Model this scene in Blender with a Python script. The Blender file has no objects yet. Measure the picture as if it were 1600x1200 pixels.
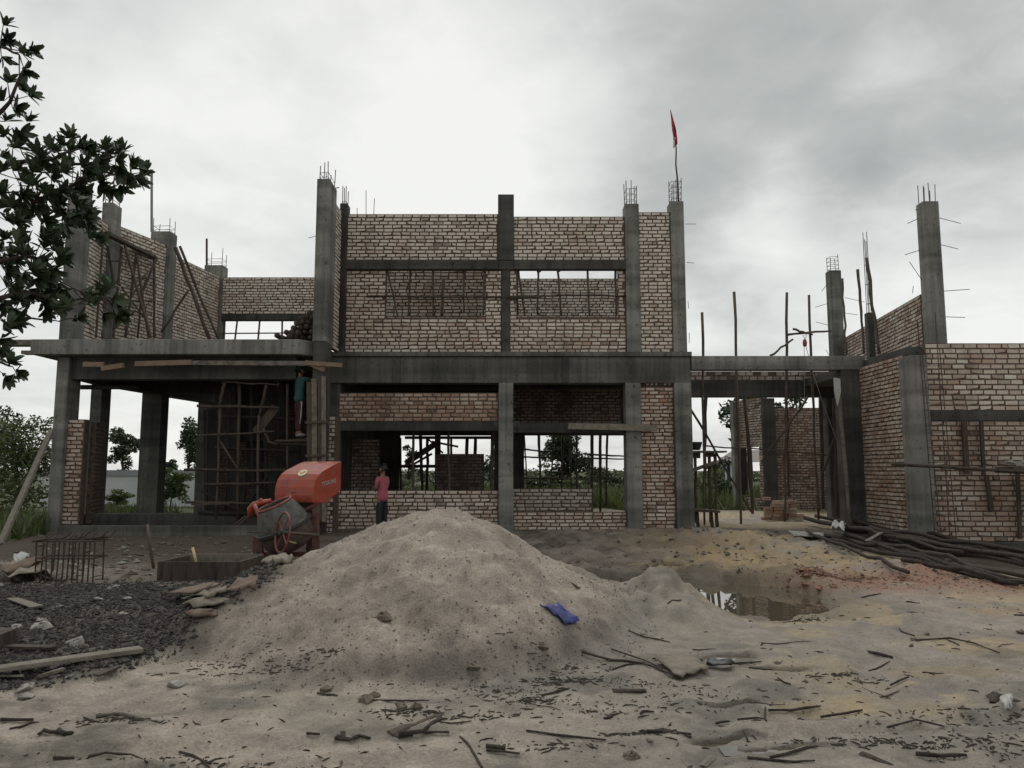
import bpy, math, random
import numpy as np
from mathutils import Vector, Matrix, Quaternion

random.seed(11)
rng = np.random.default_rng(11)
S = bpy.context.scene
COL = S.collection
R = math.radians

# ------------------------------------------------------------------ camera
F, PITCH, CAMZ = 1200.0, R(6.4), 1.6
cam = bpy.data.cameras.new('camera')
cam.sensor_width = 36.0
cam.lens = 36.0 * F / 1600.0
cam.clip_end = 3000
camo = bpy.data.objects.new('camera', cam)
COL.objects.link(camo)
camo.location = (0, 0, CAMZ)
camo.rotation_euler = (R(90) + PITCH, 0, 0)
S.camera = camo

# ------------------------------------------------------------------ world
W = bpy.data.worlds.new('World')
S.world = W
W.use_nodes = True
nt = W.node_tree
nt.nodes.clear()
def wn(t, **k):
    n = nt.nodes.new(t)
    for a, v in k.items(): setattr(n, a, v)
    return n
SUN_EL, SUN_ROT = R(50), R(-8)
sky = wn('ShaderNodeTexSky', sky_type='NISHITA', sun_disc=False, sun_elevation=SUN_EL, sun_rotation=SUN_ROT)
bg1 = wn('ShaderNodeBackground'); bg1.inputs['Strength'].default_value = 0.10
nt.links.new(sky.outputs[0], bg1.inputs['Color'])
tc = wn('ShaderNodeTexCoord')
nrm = wn('ShaderNodeVectorMath', operation='NORMALIZE')
nt.links.new(tc.outputs['Generated'], nrm.inputs[0])
# flatten the clouds with distance: divide by height above a little offset
sep = wn('ShaderNodeSeparateXYZ'); nt.links.new(nrm.outputs[0], sep.inputs[0])
addz = wn('ShaderNodeMath', operation='ADD'); addz.inputs[1].default_value = 0.28
absz = wn('ShaderNodeMath', operation='ABSOLUTE'); nt.links.new(sep.outputs['Z'], absz.inputs[0])
nt.links.new(absz.outputs[0], addz.inputs[0])
dv = wn('ShaderNodeVectorMath', operation='SCALE')
inv = wn('ShaderNodeMath', operation='DIVIDE'); inv.inputs[0].default_value = 1.0
nt.links.new(addz.outputs[0], inv.inputs[1])
nt.links.new(nrm.outputs[0], dv.inputs[0]); nt.links.new(inv.outputs[0], dv.inputs['Scale'])
n1 = wn('ShaderNodeTexNoise'); n1.inputs['Scale'].default_value = 1.25; n1.inputs['Detail'].default_value = 5
n1.inputs['Roughness'].default_value = 0.46; n1.inputs['Distortion'].default_value = 0.5
nt.links.new(dv.outputs[0], n1.inputs['Vector'])
n2 = wn('ShaderNodeTexNoise'); n2.inputs['Scale'].default_value = 3.6; n2.inputs['Detail'].default_value = 4
n2.inputs['Roughness'].default_value = 0.5; n2.inputs['Distortion'].default_value = 0.3
nt.links.new(dv.outputs[0], n2.inputs['Vector'])
def pixdir(px, py):
    u, v = (px - 800) / F, (600 - py) / F
    return Vector((u, math.cos(PITCH) - v * math.sin(PITCH), math.sin(PITCH) + v * math.cos(PITCH))).normalized()
def blob(px, py, half):
    """smooth patch of sky round a direction: 1 inside, falling to 0"""
    d = wn('ShaderNodeVectorMath', operation='DOT_PRODUCT')
    nt.links.new(nrm.outputs[0], d.inputs[0]); d.inputs[1].default_value = pixdir(px, py)
    m = wn('ShaderNodeMapRange', interpolation_type='SMOOTHERSTEP')
    m.inputs['From Min'].default_value = math.cos(R(half)); m.inputs['From Max'].default_value = 1.0
    nt.links.new(d.outputs['Value'], m.inputs['Value'])
    return m.outputs[0]
def madd(a, k, b):
    m = wn('ShaderNodeMath', operation='MULTIPLY_ADD')
    nt.links.new(a, m.inputs[0]); m.inputs[1].default_value = k
    if isinstance(b, float): m.inputs[2].default_value = b
    else: nt.links.new(b, m.inputs[2])
    return m.outputs[0]
n3 = wn('ShaderNodeTexNoise'); n3.inputs['Scale'].default_value = 8.5; n3.inputs['Detail'].default_value = 5
n3.inputs['Roughness'].default_value = 0.55; n3.inputs['Distortion'].default_value = 0.6
nt.links.new(dv.outputs[0], n3.inputs['Vector'])
# grey overcast everywhere, thinner and brighter round the veiled sun behind the building
val = madd(n1.outputs[0], 1.15, -0.285)
val = madd(n2.outputs[0], 0.42, val)
val = madd(n3.outputs[0], 0.20, val)
val = madd(blob(700, 300, 62), 0.20, val)
val = madd(blob(780, 270, 15), 0.14, val)
val = madd(blob(1220, 220, 23), -0.22, val)
val = madd(blob(1000, 20, 17), -0.22, val)
val = madd(blob(1500, 60, 22), -0.12, val)
val = madd(blob(560, -60, 18), -0.10, val)
val = madd(blob(1570, 500, 14), 0.24, val)
val = madd(blob(1170, 480, 10), 0.16, val)
ramp = wn('ShaderNodeValToRGB')
e = ramp.color_ramp.elements
e[0].position = 0.30; e[0].color = (0.35, 0.366, 0.358, 1)
e[1].position = 0.95; e[1].color = (0.86, 0.865, 0.835, 1)
x_ = e.new(0.52); x_.color = (0.472, 0.488, 0.476, 1)
x_ = e.new(0.72); x_.color = (0.69, 0.70, 0.685, 1)
nt.links.new(val, ramp.inputs[0])
bg2 = wn('ShaderNodeBackground'); bg2.inputs['Strength'].default_value = 1.0
nt.links.new(ramp.outputs[0], bg2.inputs['Color'])
mx = wn('ShaderNodeMixShader'); mx.inputs[0].default_value = 0.96
nt.links.new(bg1.outputs[0], mx.inputs[1]); nt.links.new(bg2.outputs[0], mx.inputs[2])
wo = wn('ShaderNodeOutputWorld'); nt.links.new(mx.outputs[0], wo.inputs[0])

# ------------------------------------------------------------------ sun (veiled) and exposure
sl = bpy.data.lights.new('sun', 'SUN'); sl.energy = 1.1; sl.angle = R(30); sl.color = (1, 0.96, 0.9)
so = bpy.data.objects.new('sun', sl); COL.objects.link(so)
sdir = Vector((math.sin(SUN_ROT) * math.cos(SUN_EL), math.cos(SUN_ROT) * math.cos(SUN_EL), math.sin(SUN_EL)))
so.rotation_euler = (-sdir).to_track_quat('-Z', 'Y').to_euler()
so.location = (0, 30, 40)
S.view_settings.view_transform = 'Standard'
S.view_settings.look = 'None'
S.view_settings.exposure = 0.08
S.view_settings.gamma = 1.0
S.view_settings.use_curve_mapping = False
S.render.engine = 'CYCLES'
S.cycles.max_bounces = 6
S.cycles.diffuse_bounces = 3
S.cycles.use_denoising = True

# ------------------------------------------------------------------ helpers
def at(px, py, Y):
    """world point on the plane y = Y that the photograph shows at pixel (px, py)"""
    u, v = (px - 800) / F, (600 - py) / F
    dy = math.cos(PITCH) - v * math.sin(PITCH)
    t = Y / dy
    return Vector((u * t, Y, CAMZ + t * (math.sin(PITCH) + v * math.cos(PITCH))))
def zat(py, Y): return at(800, py, Y).z
def xat(px, py, Y): return at(px, py, Y).x

def _hash(ix, iy, s):
    h = (ix.astype(np.int64) * 374761393 + iy.astype(np.int64) * 668265263 + s * 974634777) & 0xFFFFFFFF
    h = ((h ^ (h >> 13)) * 1274126177) & 0xFFFFFFFF
    return ((h ^ (h >> 16)) & 0xFFFF) / 65535.0
def vnoise(x, y, s=0):
    x0, y0 = np.floor(x), np.floor(y)
    fx, fy = x - x0, y - y0
    fx, fy = fx * fx * (3 - 2 * fx), fy * fy * (3 - 2 * fy)
    a, b = _hash(x0, y0, s), _hash(x0 + 1, y0, s)
    c, d = _hash(x0, y0 + 1, s), _hash(x0 + 1, y0 + 1, s)
    return (a * (1 - fx) + b * fx) * (1 - fy) + (c * (1 - fx) + d * fx) * fy
def fbm(x, y, oct=4, s=0, g=0.5):
    v, a, tot = 0, 1.0, 0
    for i in range(oct):
        v = v + a * vnoise(x, y, s + i * 17); tot += a
        x, y, a = x * 2.03 + 3.1, y * 2.03 + 7.7, a * g
    return v / tot - 0.5
def sst(a, b, x):
    t = np.clip((x - a) / (b - a), 0, 1)
    return t * t * (3 - 2 * t)
PILE = (-0.82, 8.95)
def pile_r(x, y):
    dx, dy = x - PILE[0], y - PILE[1]
    rx = 3.05 - .82 * sst(-.9, .9, dx)
    ry = 3.05 - .45 * sst(-.8, .8, dy)
    r = np.sqrt((dx / rx) ** 2 + (dy / ry) ** 2)
    return r + 0.10 * fbm(np.arctan2(dy, dx) * 1.2 + 5, r * 0.6, 2, 91) + .10 * np.clip(r, 0, 1) * fbm(x * 1.9, y * 1.9, 3, 92)
_r = random.Random(5)
DENTS = [(-1.9, 7.6, .22, .09), (-1.55, 7.15, .20, .08), (-2.3, 8.0, .18, .08), (-1.0, 6.75, .22, .08), (-.25, 7.0, .18, .06), (.55, 7.9, .2, .07), (-.6, 7.9, .16, .05), (-1.35, 8.2, .14, .05), (.1, 8.2, .16, .05), (-1.75, 6.5, .25, .07), (-2.6, 7.1, .2, .05), (.45, 8.9, .15, .06), (-1.2, 8.75, .12, .05)] + [(_r.uniform(-2.9, .9), _r.uniform(6.1, 8.6), _r.uniform(.07, .2), _r.uniform(-.02, .05)) for _ in range(46)]
PUDDLES = []
def hgt(x, y, wet=True):
    x = np.asarray(x, float); y = np.asarray(y, float)
    z = 0.20 * sst(13.2, 17.5, y)
    z = z - 0.22 * sst(7.5, 9.5, x) * sst(11.8, 13.5, y) * (1 - sst(19, 24, y))
    near = 1 - sst(24, 40, y)
    z = z + near * (0.10 * fbm(x * 0.45, y * 0.45, 3, 1) + 0.05 * fbm(x * 1.7, y * 1.7, 3, 2) + 0.036 * fbm(x * 6, y * 6, 4, 3) + .012 * fbm(x * 22, y * 22, 2, 4))
    # rough trodden soil between pile and facade
    rough = sst(10.5, 12, y) * (1 - sst(17, 18, y)) * sst(-0.5, 1, x) * (1 - sst(5.5, 7.5, x))
    z = z + rough * (0.26 * fbm(x * 1.6, y * 1.6, 3, 8) + 0.19 * fbm(x * 4.2, y * 4.2, 3, 9) + 0.07)
    # sand pile
    r = pile_r(x, y)
    g = np.clip(1 - r, 0, 1)
    ex = 1.10 + .28 * sst(-1.2, 1.2, x - PILE[0])
    prof = np.clip(1 - np.sqrt(r * r + .012) ** ex, 0, 1) * 1.06
    prof = prof * sst(0, .12, g) + .0
    z = np.maximum(z, -0.06) + 0 * r
    pz = 1.17 * prof
    z = z + pz * (1 + 0.16 * fbm(x * 1.1, y * 1.1, 2, 31)) + sst(0.02, 0.3, g) * (0.12 * fbm(x * 2.4, y * 2.4, 3, 33) + 0.075 * fbm(x * 7, y * 7, 3, 34) + 0.02 * fbm(x * 26, y * 26, 2, 35))
    for x0_, k_, sd_ in ((1.15, .28, 57), (2.35, .30, 58)):
        rut = np.abs(x - x0_ - k_ * (y - 4.5) + .3 * fbm(y * .6, y * 0 + sd_, 2, sd_))
        fade = (1 - sst(8.0, 9.0, y)) * np.clip(.6 + 1.5 * fbm(y * .9, x * .3, 2, sd_ + 3), 0, 1)
        z = z - .032 * np.exp(-(rut / .13) ** 2) * fade + .024 * np.exp(-((rut - .22) / .07) ** 2) * fade
    for (cx, cy, s_, d_) in DENTS: z = z - d_ * np.exp(-((x - cx) ** 2 + (y - cy) ** 2) / s_ ** 2)
    # low lumpy mounds right of the pile
    for (cx, cy, sx, sy, h) in ((1.35, 9.0, .7, .5, .20), (1.78, 8.95, .48, .42, .23), (1.6, 8.4, .9, .4, .10), (2.1, 9.1, .3, .3, .10), (3.9, 8.1, .5, .3, .10), (1.9, 9.6, .4, .3, .12), (1.1, 9.5, .3, .2, .10), (1.55, 9.15, .22, .2, .12), (1.2, 8.5, .3, .2, .08), (1.75, 8.2, .35, .2, .07), (3.3, 8.75, .22, .2, .10)):
        z = z + h * np.exp(-((x - cx) / sx) ** 2 - ((y - cy) / sy) ** 2) * .8 * (1 + 1.5 * fbm(x * 3.4, y * 3.4, 3, 44))
    z = z - .10 * np.exp(-((x - 3.1) / .9) ** 2 - ((y - 8.95) / .5) ** 2)
    # dips that hold water
    for (cx, cy, sx, sy, rot, lev) in PUDDLES if wet else ():
        c_, s_ = math.cos(rot), math.sin(rot); u = ((x - cx) * c_ + (y - cy) * s_) / sx; v = (-(x - cx) * s_ + (y - cy) * c_) / sy
        q = 1 - sst(.78, 1.12, np.sqrt(u * u + v * v) + .5 * fbm(x * 2.6 / max(sx, .3), y * 2.6 / max(sx, .3), 3, 48))
        z = z * (1 - q) + (lev - .07) * q
    # dark gravel spread on the left
    gm = gravel_mask(x, y)
    z = z + gm * (0.05 + 0.06 * fbm(x * 7, y * 7, 2, 55))
    # wheel ruts across the front
    for k, off in enumerate((4.55, 4.95)):
        c = off + 0.16 * x + 0.03 * x * x * np.sign(x) * 0.4
        rn = np.clip(.5 + 3 * fbm(x * 1.1, y * .7 + k, 3, 66), 0, 1)
        z = z - 0.030 * rn * np.exp(-((y - c) / 0.08) ** 2) + 0.020 * rn * np.exp(-((y - c - 0.16) / 0.06) ** 2)
    return z
def gravel_mask(x, y):
    w = 0.35 * fbm(x * 1.3, y * 1.3, 3, 60) * 2
    edge = -2.32 - 0.0 * y + w - 0.52 * (7.9 - np.minimum(y, 7.9)) - sst(8.2, 10.5, y) * 0.5
    return sst(0.0, 0.22, edge - x) * sst(5.55, 5.8, y + w * 0.5 + 0.12 * (x + 3.0)) * (1 - sst(10.4, 11.6, y + w))
for (cx, cy, sx, sy, rot) in ((3.22, 10.6, .98, 1.45, 0), (2.0, 11.75, .95, .5, 0), (2.72, 9.75, .40, .55, 0), (1.9, 6.9, .24, .13, .2), (2.2, 6.5, .26, .05, .1), (1.32, 4.86, .25, .035, .16), (1.62, 4.66, .30, .03, .14), (1.5, 5.55, .2, .05, -.1)):
    b_ = float(hgt(cx, cy, False)); PUDDLES.append((cx, cy, sx, sy, rot, -.115 if sy > .4 else b_ - .026))
def ground_px(px, py):
    """point of the ground that the photograph shows at (px, py)"""
    d = pixdir(px, py)
    ts = np.linspace(2.5, 32, 600)
    o = Vector((0, 0, CAMZ))
    below = CAMZ + d.z * ts <= hgt(d.x * ts, d.y * ts)
    k = max(1, int(np.argmax(below))) if below.any() else 599
    ts = np.linspace(ts[k - 1], ts[k], 40)
    below = CAMZ + d.z * ts <= hgt(d.x * ts, d.y * ts)
    return o + d * float(ts[int(np.argmax(below))] if below.any() else ts[-1])

# ---- materials
MAT = {}
def mat(name, base, rough=0.85, var=0.25, scale=6.0, bump=0.3, bscale=40.0, dark=None, metal=0.0, streak=False, spec=None, cast=False, splash=0.0):
    if name in MAT: return MAT[name]
    m = bpy.data.materials.new(name); m.use_nodes = True
    t = m.node_tree; b = t.nodes['Principled BSDF']
    b.inputs['Roughness'].default_value = rough
    b.inputs['Metallic'].default_value = metal
    if spec is not None: b.inputs['Specular IOR Level'].default_value = spec
    g = t.nodes.new('ShaderNodeNewGeometry')
    mp = t.nodes.new('ShaderNodeMapping'); t.links.new(g.outputs['Position'], mp.inputs[0])
    if streak: mp.inputs['Scale'].default_value = (1, 1, 0.16)
    n = t.nodes.new('ShaderNodeTexNoise'); n.inputs['Scale'].default_value = scale; n.inputs['Detail'].default_value = 6
    n.inputs['Roughness'].default_value = 0.65
    t.links.new(mp.outputs[0], n.inputs['Vector'])
    oi = t.nodes.new('ShaderNodeObjectInfo')
    ad = t.nodes.new('ShaderNodeMath'); ad.operation = 'MULTIPLY_ADD'
    t.links.new(oi.outputs['Random'], ad.inputs[0]); ad.inputs[1].default_value = 0.16
    t.links.new(n.outputs[0], ad.inputs[2])
    r = t.nodes.new('ShaderNodeValToRGB')
    dk = dark or tuple(c * (1 - var * 1.6) for c in base)
    lt = tuple(min(1, c * (1 + var)) for c in base)
    r.color_ramp.elements[0].position = 0.36; r.color_ramp.elements[0].color = (*dk, 1)
    r.color_ramp.elements[1].position = 0.76; r.color_ramp.elements[1].color = (*lt, 1)
    el = r.color_ramp.elements.new(0.56); el.color = (*base, 1)
    t.links.new(ad.outputs[0], r.inputs[0]); out = r.outputs[0]
    if cast:        # pour joints, board marks, damp blotches and blow holes
        def layer(vec, sc, lo, hi, k, src, det=4):
            nn = t.nodes.new('ShaderNodeTexNoise'); nn.inputs['Scale'].default_value = sc; nn.inputs['Detail'].default_value = det
            t.links.new(vec, nn.inputs['Vector'])
            q = t.nodes.new('ShaderNodeMapRange'); q.inputs['From Min'].default_value = lo; q.inputs['From Max'].default_value = hi; q.inputs['To Min'].default_value = k; q.inputs['To Max'].default_value = 1
            t.links.new(nn.outputs[0], q.inputs[0])
            v = t.nodes.new('ShaderNodeVectorMath'); v.operation = 'SCALE'; t.links.new(src, v.inputs[0]); t.links.new(q.outputs[0], v.inputs['Scale']); return v.outputs[0]
        m2 = t.nodes.new('ShaderNodeMapping'); t.links.new(g.outputs['Position'], m2.inputs[0]); m2.inputs['Scale'].default_value = (.02, .02, 1)
        out = layer(m2.outputs[0], 2.6, .40, .55, .66, out, 2)
        out = layer(g.outputs['Position'], .9, .38, .56, .62, out)
        out = layer(g.outputs['Position'], 13, .30, .37, .5, out, 2)
        m3 = t.nodes.new('ShaderNodeMapping'); t.links.new(g.outputs['Position'], m3.inputs[0]); m3.inputs['Scale'].default_value = (1, 1, .03)
        out = layer(m3.outputs[0], 9, .36, .56, .72, out, 3)
    if splash:      # dried cement and mud
        nn = t.nodes.new('ShaderNodeTexNoise'); nn.inputs['Scale'].default_value = 7; nn.inputs['Detail'].default_value = 8; nn.inputs['Roughness'].default_value = .7
        t.links.new(g.outputs['Position'], nn.inputs['Vector'])
        q = t.nodes.new('ShaderNodeMapRange'); q.inputs['From Min'].default_value = .56 - .1 * splash; q.inputs['From Max'].default_value = .70; q.inputs['To Max'].default_value = .75
        t.links.new(nn.outputs[0], q.inputs[0])
        mm = t.nodes.new('ShaderNodeMix'); mm.data_type = 'RGBA'; t.links.new(q.outputs[0], mm.inputs['Factor']); t.links.new(out, mm.inputs['A']); mm.inputs['B'].default_value = (.15, .135, .115, 1)
        out = mm.outputs['Result']
    t.links.new(out, b.inputs['Base Color'])
    if bump:
        n3 = t.nodes.new('ShaderNodeTexNoise'); n3.inputs['Scale'].default_value = bscale; n3.inputs['Detail'].default_value = 3
        t.links.new(mp.outputs[0], n3.inputs['Vector'])
        bp = t.nodes.new('ShaderNodeBump'); bp.inputs['Strength'].default_value = bump; bp.inputs['Distance'].default_value = 0.02
        t.links.new(n3.outputs[0], bp.inputs['Height']); t.links.new(bp.outputs[0], b.inputs['Normal'])
    MAT[name] = m
    return m
concrete = mat('concrete', (0.25, 0.245, 0.222), 0.9, 0.22, 1.6, 0.35, 30, dark=(0.12, 0.12, 0.108), streak=True, cast=True)
concrete_dark = mat('damp and shaded concrete', (0.088, 0.085, 0.076), 0.85, 0.3, 1.4, 0.35, 30, dark=(0.045, 0.042, 0.038), streak=True, cast=True)  # darker copy of concrete, with porch and interior shade put into its colour
mortar = mat('mortar', (0.105, 0.073, 0.056), 0.95, 0.3, 9, 0.6, 45)
wood_dark = mat('weathered and shaded wood', (0.075, 0.055, 0.042), 0.85, 0.4, 9, 0.5, 60, streak=True)
wood_grey = mat('grey wood', (0.17, 0.15, 0.12), 0.85, 0.35, 8, 0.5, 60)
wood_warm = mat('raw timber', (0.19, 0.13, 0.09), 0.8, 0.3, 8, 0.4, 60)
bamboo = mat('pole wood', (0.11, 0.085, 0.065), 0.8, 0.35, 8, 0.4, 50)
steel = mat('rusty steel', (0.085, 0.062, 0.05), 0.7, 0.35, 14, 0.2, 80, metal=0.35)
pipe_m = mat('grey pipe', (0.22, 0.22, 0.21), 0.5, 0.15, 5, 0.0)
bark = mat('bark', (0.048, 0.036, 0.029), 0.95, 0.45, 18, 0.7, 60)
rubber = mat('dark paint', (0.035, 0.036, 0.036), 0.55, 0.4, 12, 0.2, 60)
orange = mat('orange paint', (0.37, 0.060, 0.028), 0.42, 0.16, 5, 0.06, 50, dark=(0.24, 0.040, 0.022), splash=.6)
pinkred = mat('faded red paint', (0.33, 0.085, 0.065), 0.55, 0.25, 9, 0.1, 50, splash=.8)
redbrown = mat('rusty red frame', (0.12, 0.038, 0.03), 0.6, 0.35, 9, 0.2, 50, splash=.8)
drum_m = mat('cement crusted drum', (0.10, 0.098, 0.088), 0.75, 0.35, 9, 0.4, 40, dark=(0.06, 0.05, 0.045))
drum_b = mat('rusty drum bowl', (0.085, 0.058, 0.048), 0.75, 0.35, 9, 0.4, 40, dark=(0.05, 0.032, 0.028))
white_p = mat('white plastic', (0.45, 0.45, 0.42), 0.5, 0.12, 12, 0.1, 40)
cream = mat('cream sticker', (0.75, 0.68, 0.45), 0.5, 0.08, 12, 0.0)
pale_or = mat('pale sticker', (0.62, 0.22, 0.13), 0.5, 0.1, 12, 0.0)
stone_w = mat('pale stone', (0.31, 0.295, 0.265), 0.9, 0.25, 14, 0.4, 50)
stone_d = mat('dark gravel', (0.038, 0.033, 0.028), 0.75, 0.6, 22, 0.4, 90)
red_rub = mat('brick rubble', (0.25, 0.135, 0.095), 0.9, 0.4, 22, 0.4, 60)
clod_m = mat('soil clod', (0.15, 0.122, 0.095), 0.95, 0.4, 22, 0.6, 60)
tarp_m = mat('sandy tarpaulin', (0.20, 0.17, 0.135), 0.85, 0.25, 6, 0.3, 25)
tarp_b = mat('brown sacking', (0.14, 0.10, 0.075), 0.9, 0.35, 7, 0.4, 40)
blue_m = mat('blue plastic', (0.035, 0.045, 0.19), 0.45, 0.2, 8, 0.2, 30)
litter_m = mat('rotting litter', (0.062, 0.054, 0.042), 0.9, 0.5, 25, 0.3, 60)
skin_m = mat('skin', (0.20, 0.115, 0.075), 0.55, 0.1, 10, 0.05, 40)
hair_m = mat('hair', (0.012, 0.011, 0.010), 0.6, 0.3, 60, 0.4, 120)
pink_m = mat('pink cotton', (0.40, 0.10, 0.13), 0.9, 0.16, 14, 0.25, 30)
navy_m = mat('dark trousers', (0.018, 0.020, 0.026), 0.9, 0.3, 14, 0.2, 30)
teal_m = mat('teal cotton', (0.024, 0.075, 0.08), 0.9, 0.18, 14, 0.2, 30)
maroon_m = mat('maroon trousers', (0.055, 0.020, 0.022), 0.9, 0.2, 14, 0.2, 30)
flag_r = mat('flag red', (0.45, 0.04, 0.06), 0.8, 0.12, 9, 0.1, 30)
flag_w = mat('flag white', (0.70, 0.66, 0.64), 0.8, 0.1, 9, 0.1, 30)
ware_m = mat('warehouse sheet', (0.66, 0.67, 0.68), 0.6, 0.06, 1.5, 0.0)
ware_r = mat('warehouse roof', (0.34, 0.35, 0.37), 0.6, 0.08, 1.5, 0.0)
roof_m = mat('grey roofing', (0.24, 0.22, 0.20), 0.8, 0.15, 3, 0.1, 20)
teal_w = mat('dark teal wall', (0.05, 0.085, 0.085), 0.8, 0.15, 3, 0.0)
rope_m = mat('rope', (0.30, 0.28, 0.24), 0.9, 0.15, 30, 0.0)
hook_m = mat('red pulley', (0.40, 0.06, 0.06), 0.5, 0.1, 10, 0.0)
straw_m = mat('pale handle', (0.50, 0.36, 0.18), 0.7, 0.15, 12, 0.1, 40)

def leaf_mat(name, c, trans=0.25, var=0.35, rough=0.45):
    m = bpy.data.materials.new(name); m.use_nodes = True
    t = m.node_tree; b = t.nodes['Principled BSDF']; b.inputs['Roughness'].default_value = rough
    g = t.nodes.new('ShaderNodeNewGeometry'); oi = t.nodes.new('ShaderNodeObjectInfo')
    a = t.nodes.new('ShaderNodeMath'); a.operation = 'ADD'
    t.links.new(g.outputs['Random Per Island'], a.inputs[0]); t.links.new(oi.outputs['Random'], a.inputs[1])
    f = t.nodes.new('ShaderNodeMath'); f.operation = 'FRACT'; t.links.new(a.outputs[0], f.inputs[0])
    r = t.nodes.new('ShaderNodeValToRGB')
    r.color_ramp.elements[0].color = (*[k * (1 - var) for k in c], 1)
    r.color_ramp.elements[1].color = (*[k * (1 + var * 1.2) for k in c], 1)
    t.links.new(f.outputs[0], r.inputs[0]); t.links.new(r.outputs[0], b.inputs['Base Color'])
    tr = t.nodes.new('ShaderNodeBsdfTranslucent'); t.links.new(r.outputs[0], tr.inputs[0])
    mxx = t.nodes.new('ShaderNodeMixShader'); mxx.inputs[0].default_value = trans
    t.links.new(b.outputs[0], mxx.inputs[1]); t.links.new(tr.outputs[0], mxx.inputs[2])
    t.links.new(mxx.outputs[0], t.nodes['Material Output'].inputs[0])
    MAT[name] = m
    return m
leaf_near = leaf_mat('glossy leaf', (0.040, 0.062, 0.030), 0.10, rough=0.4)
leaf_far = leaf_mat('tree leaf', (0.045, 0.062, 0.026), 0.2)
leaf_bush = leaf_mat('bush leaf', (0.105, 0.13, 0.05), 0.3)
leaf_grass = leaf_mat('grass blade', (0.10, 0.13, 0.045), 0.25)

def brick_mat():
    m = bpy.data.materials.new('brick'); m.use_nodes = True
    t = m.node_tree; b = t.nodes['Principled BSDF']; b.inputs['Roughness'].default_value = 0.93
    g = t.nodes.new('ShaderNodeNewGeometry'); oi = t.nodes.new('ShaderNodeObjectInfo')
    def math_(op, a, b_, c=None):
        n = t.nodes.new('ShaderNodeMath'); n.operation = op
        for i, v in enumerate((a, b_, c)):
            if v is None: continue
            if isinstance(v, (int, float)): n.inputs[i].default_value = v
            else: t.links.new(v, n.inputs[i])
        return n.outputs[0]
    rnd = math_('FRACT', math_('ADD', g.outputs['Random Per Island'], oi.outputs['Random']), 0)
    rnd2 = math_('FRACT', math_('MULTIPLY', rnd, 7.31), 0)
    sc = t.nodes.new('ShaderNodeSeparateColor'); t.links.new(oi.outputs['Color'], sc.inputs[0])
    n = t.nodes.new('ShaderNodeTexNoise'); n.inputs['Scale'].default_value = 1.1; n.inputs['Detail'].default_value = 3
    t.links.new(g.outputs['Position'], n.inputs['Vector'])
    nf = t.nodes.new('ShaderNodeTexNoise'); nf.inputs['Scale'].default_value = 26; nf.inputs['Detail'].default_value = 4
    t.links.new(g.outputs['Position'], nf.inputs['Vector'])
    # red share: wall's own redness + patchy noise + brick's own chance
    red = math_('ADD', math_('MULTIPLY_ADD', n.outputs[0], 1.3, -0.75), sc.outputs[0])
    red = math_('ADD', red, math_('MULTIPLY_ADD', rnd, 0.55, -0.36))
    rc = t.nodes.new('ShaderNodeClamp'); t.links.new(red, rc.inputs[0])
    mix1 = t.nodes.new('ShaderNodeMix'); mix1.data_type = 'RGBA'
    mix1.inputs['A'].default_value = (0.68, 0.615, 0.53, 1); mix1.inputs['B'].default_value = (0.37, 0.222, 0.15, 1)
    t.links.new(rc.outputs[0], mix1.inputs['Factor'])
    # grime and mortar smears: darker, browner; porch walls also carry painted shade here
    dirt_shade = math_('ADD', math_('MULTIPLY_ADD', nf.outputs[0], 0.9, -0.50), sc.outputs[1])
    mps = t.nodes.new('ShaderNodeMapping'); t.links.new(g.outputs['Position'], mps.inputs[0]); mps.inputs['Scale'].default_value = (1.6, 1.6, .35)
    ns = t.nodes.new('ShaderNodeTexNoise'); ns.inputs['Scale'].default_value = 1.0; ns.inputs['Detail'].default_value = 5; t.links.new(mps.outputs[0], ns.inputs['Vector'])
    dirt_shade = math_('ADD', dirt_shade, math_('MAXIMUM', math_('MULTIPLY_ADD', ns.outputs[0], 2.4, -1.3), -.05))
    dirt_shade = math_('ADD', dirt_shade, math_('MULTIPLY', math_('POWER', rnd2, 9.0), 0.6))
    dc = t.nodes.new('ShaderNodeClamp'); t.links.new(dirt_shade, dc.inputs[0])
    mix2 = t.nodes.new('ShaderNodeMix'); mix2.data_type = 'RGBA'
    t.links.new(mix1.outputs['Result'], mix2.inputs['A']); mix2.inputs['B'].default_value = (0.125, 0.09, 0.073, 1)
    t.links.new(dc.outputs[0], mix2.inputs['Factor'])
    t.links.new(mix2.outputs['Result'], b.inputs['Base Color'])
    bp = t.nodes.new('ShaderNodeBump'); bp.inputs['Strength'].default_value = 0.5; bp.inputs['Distance'].default_value = 0.008
    t.links.new(nf.outputs[0], bp.inputs['Height']); t.links.new(bp.outputs[0], b.inputs['Normal'])
    MAT['brick'] = m
    return m
brick_m = brick_mat()

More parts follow.
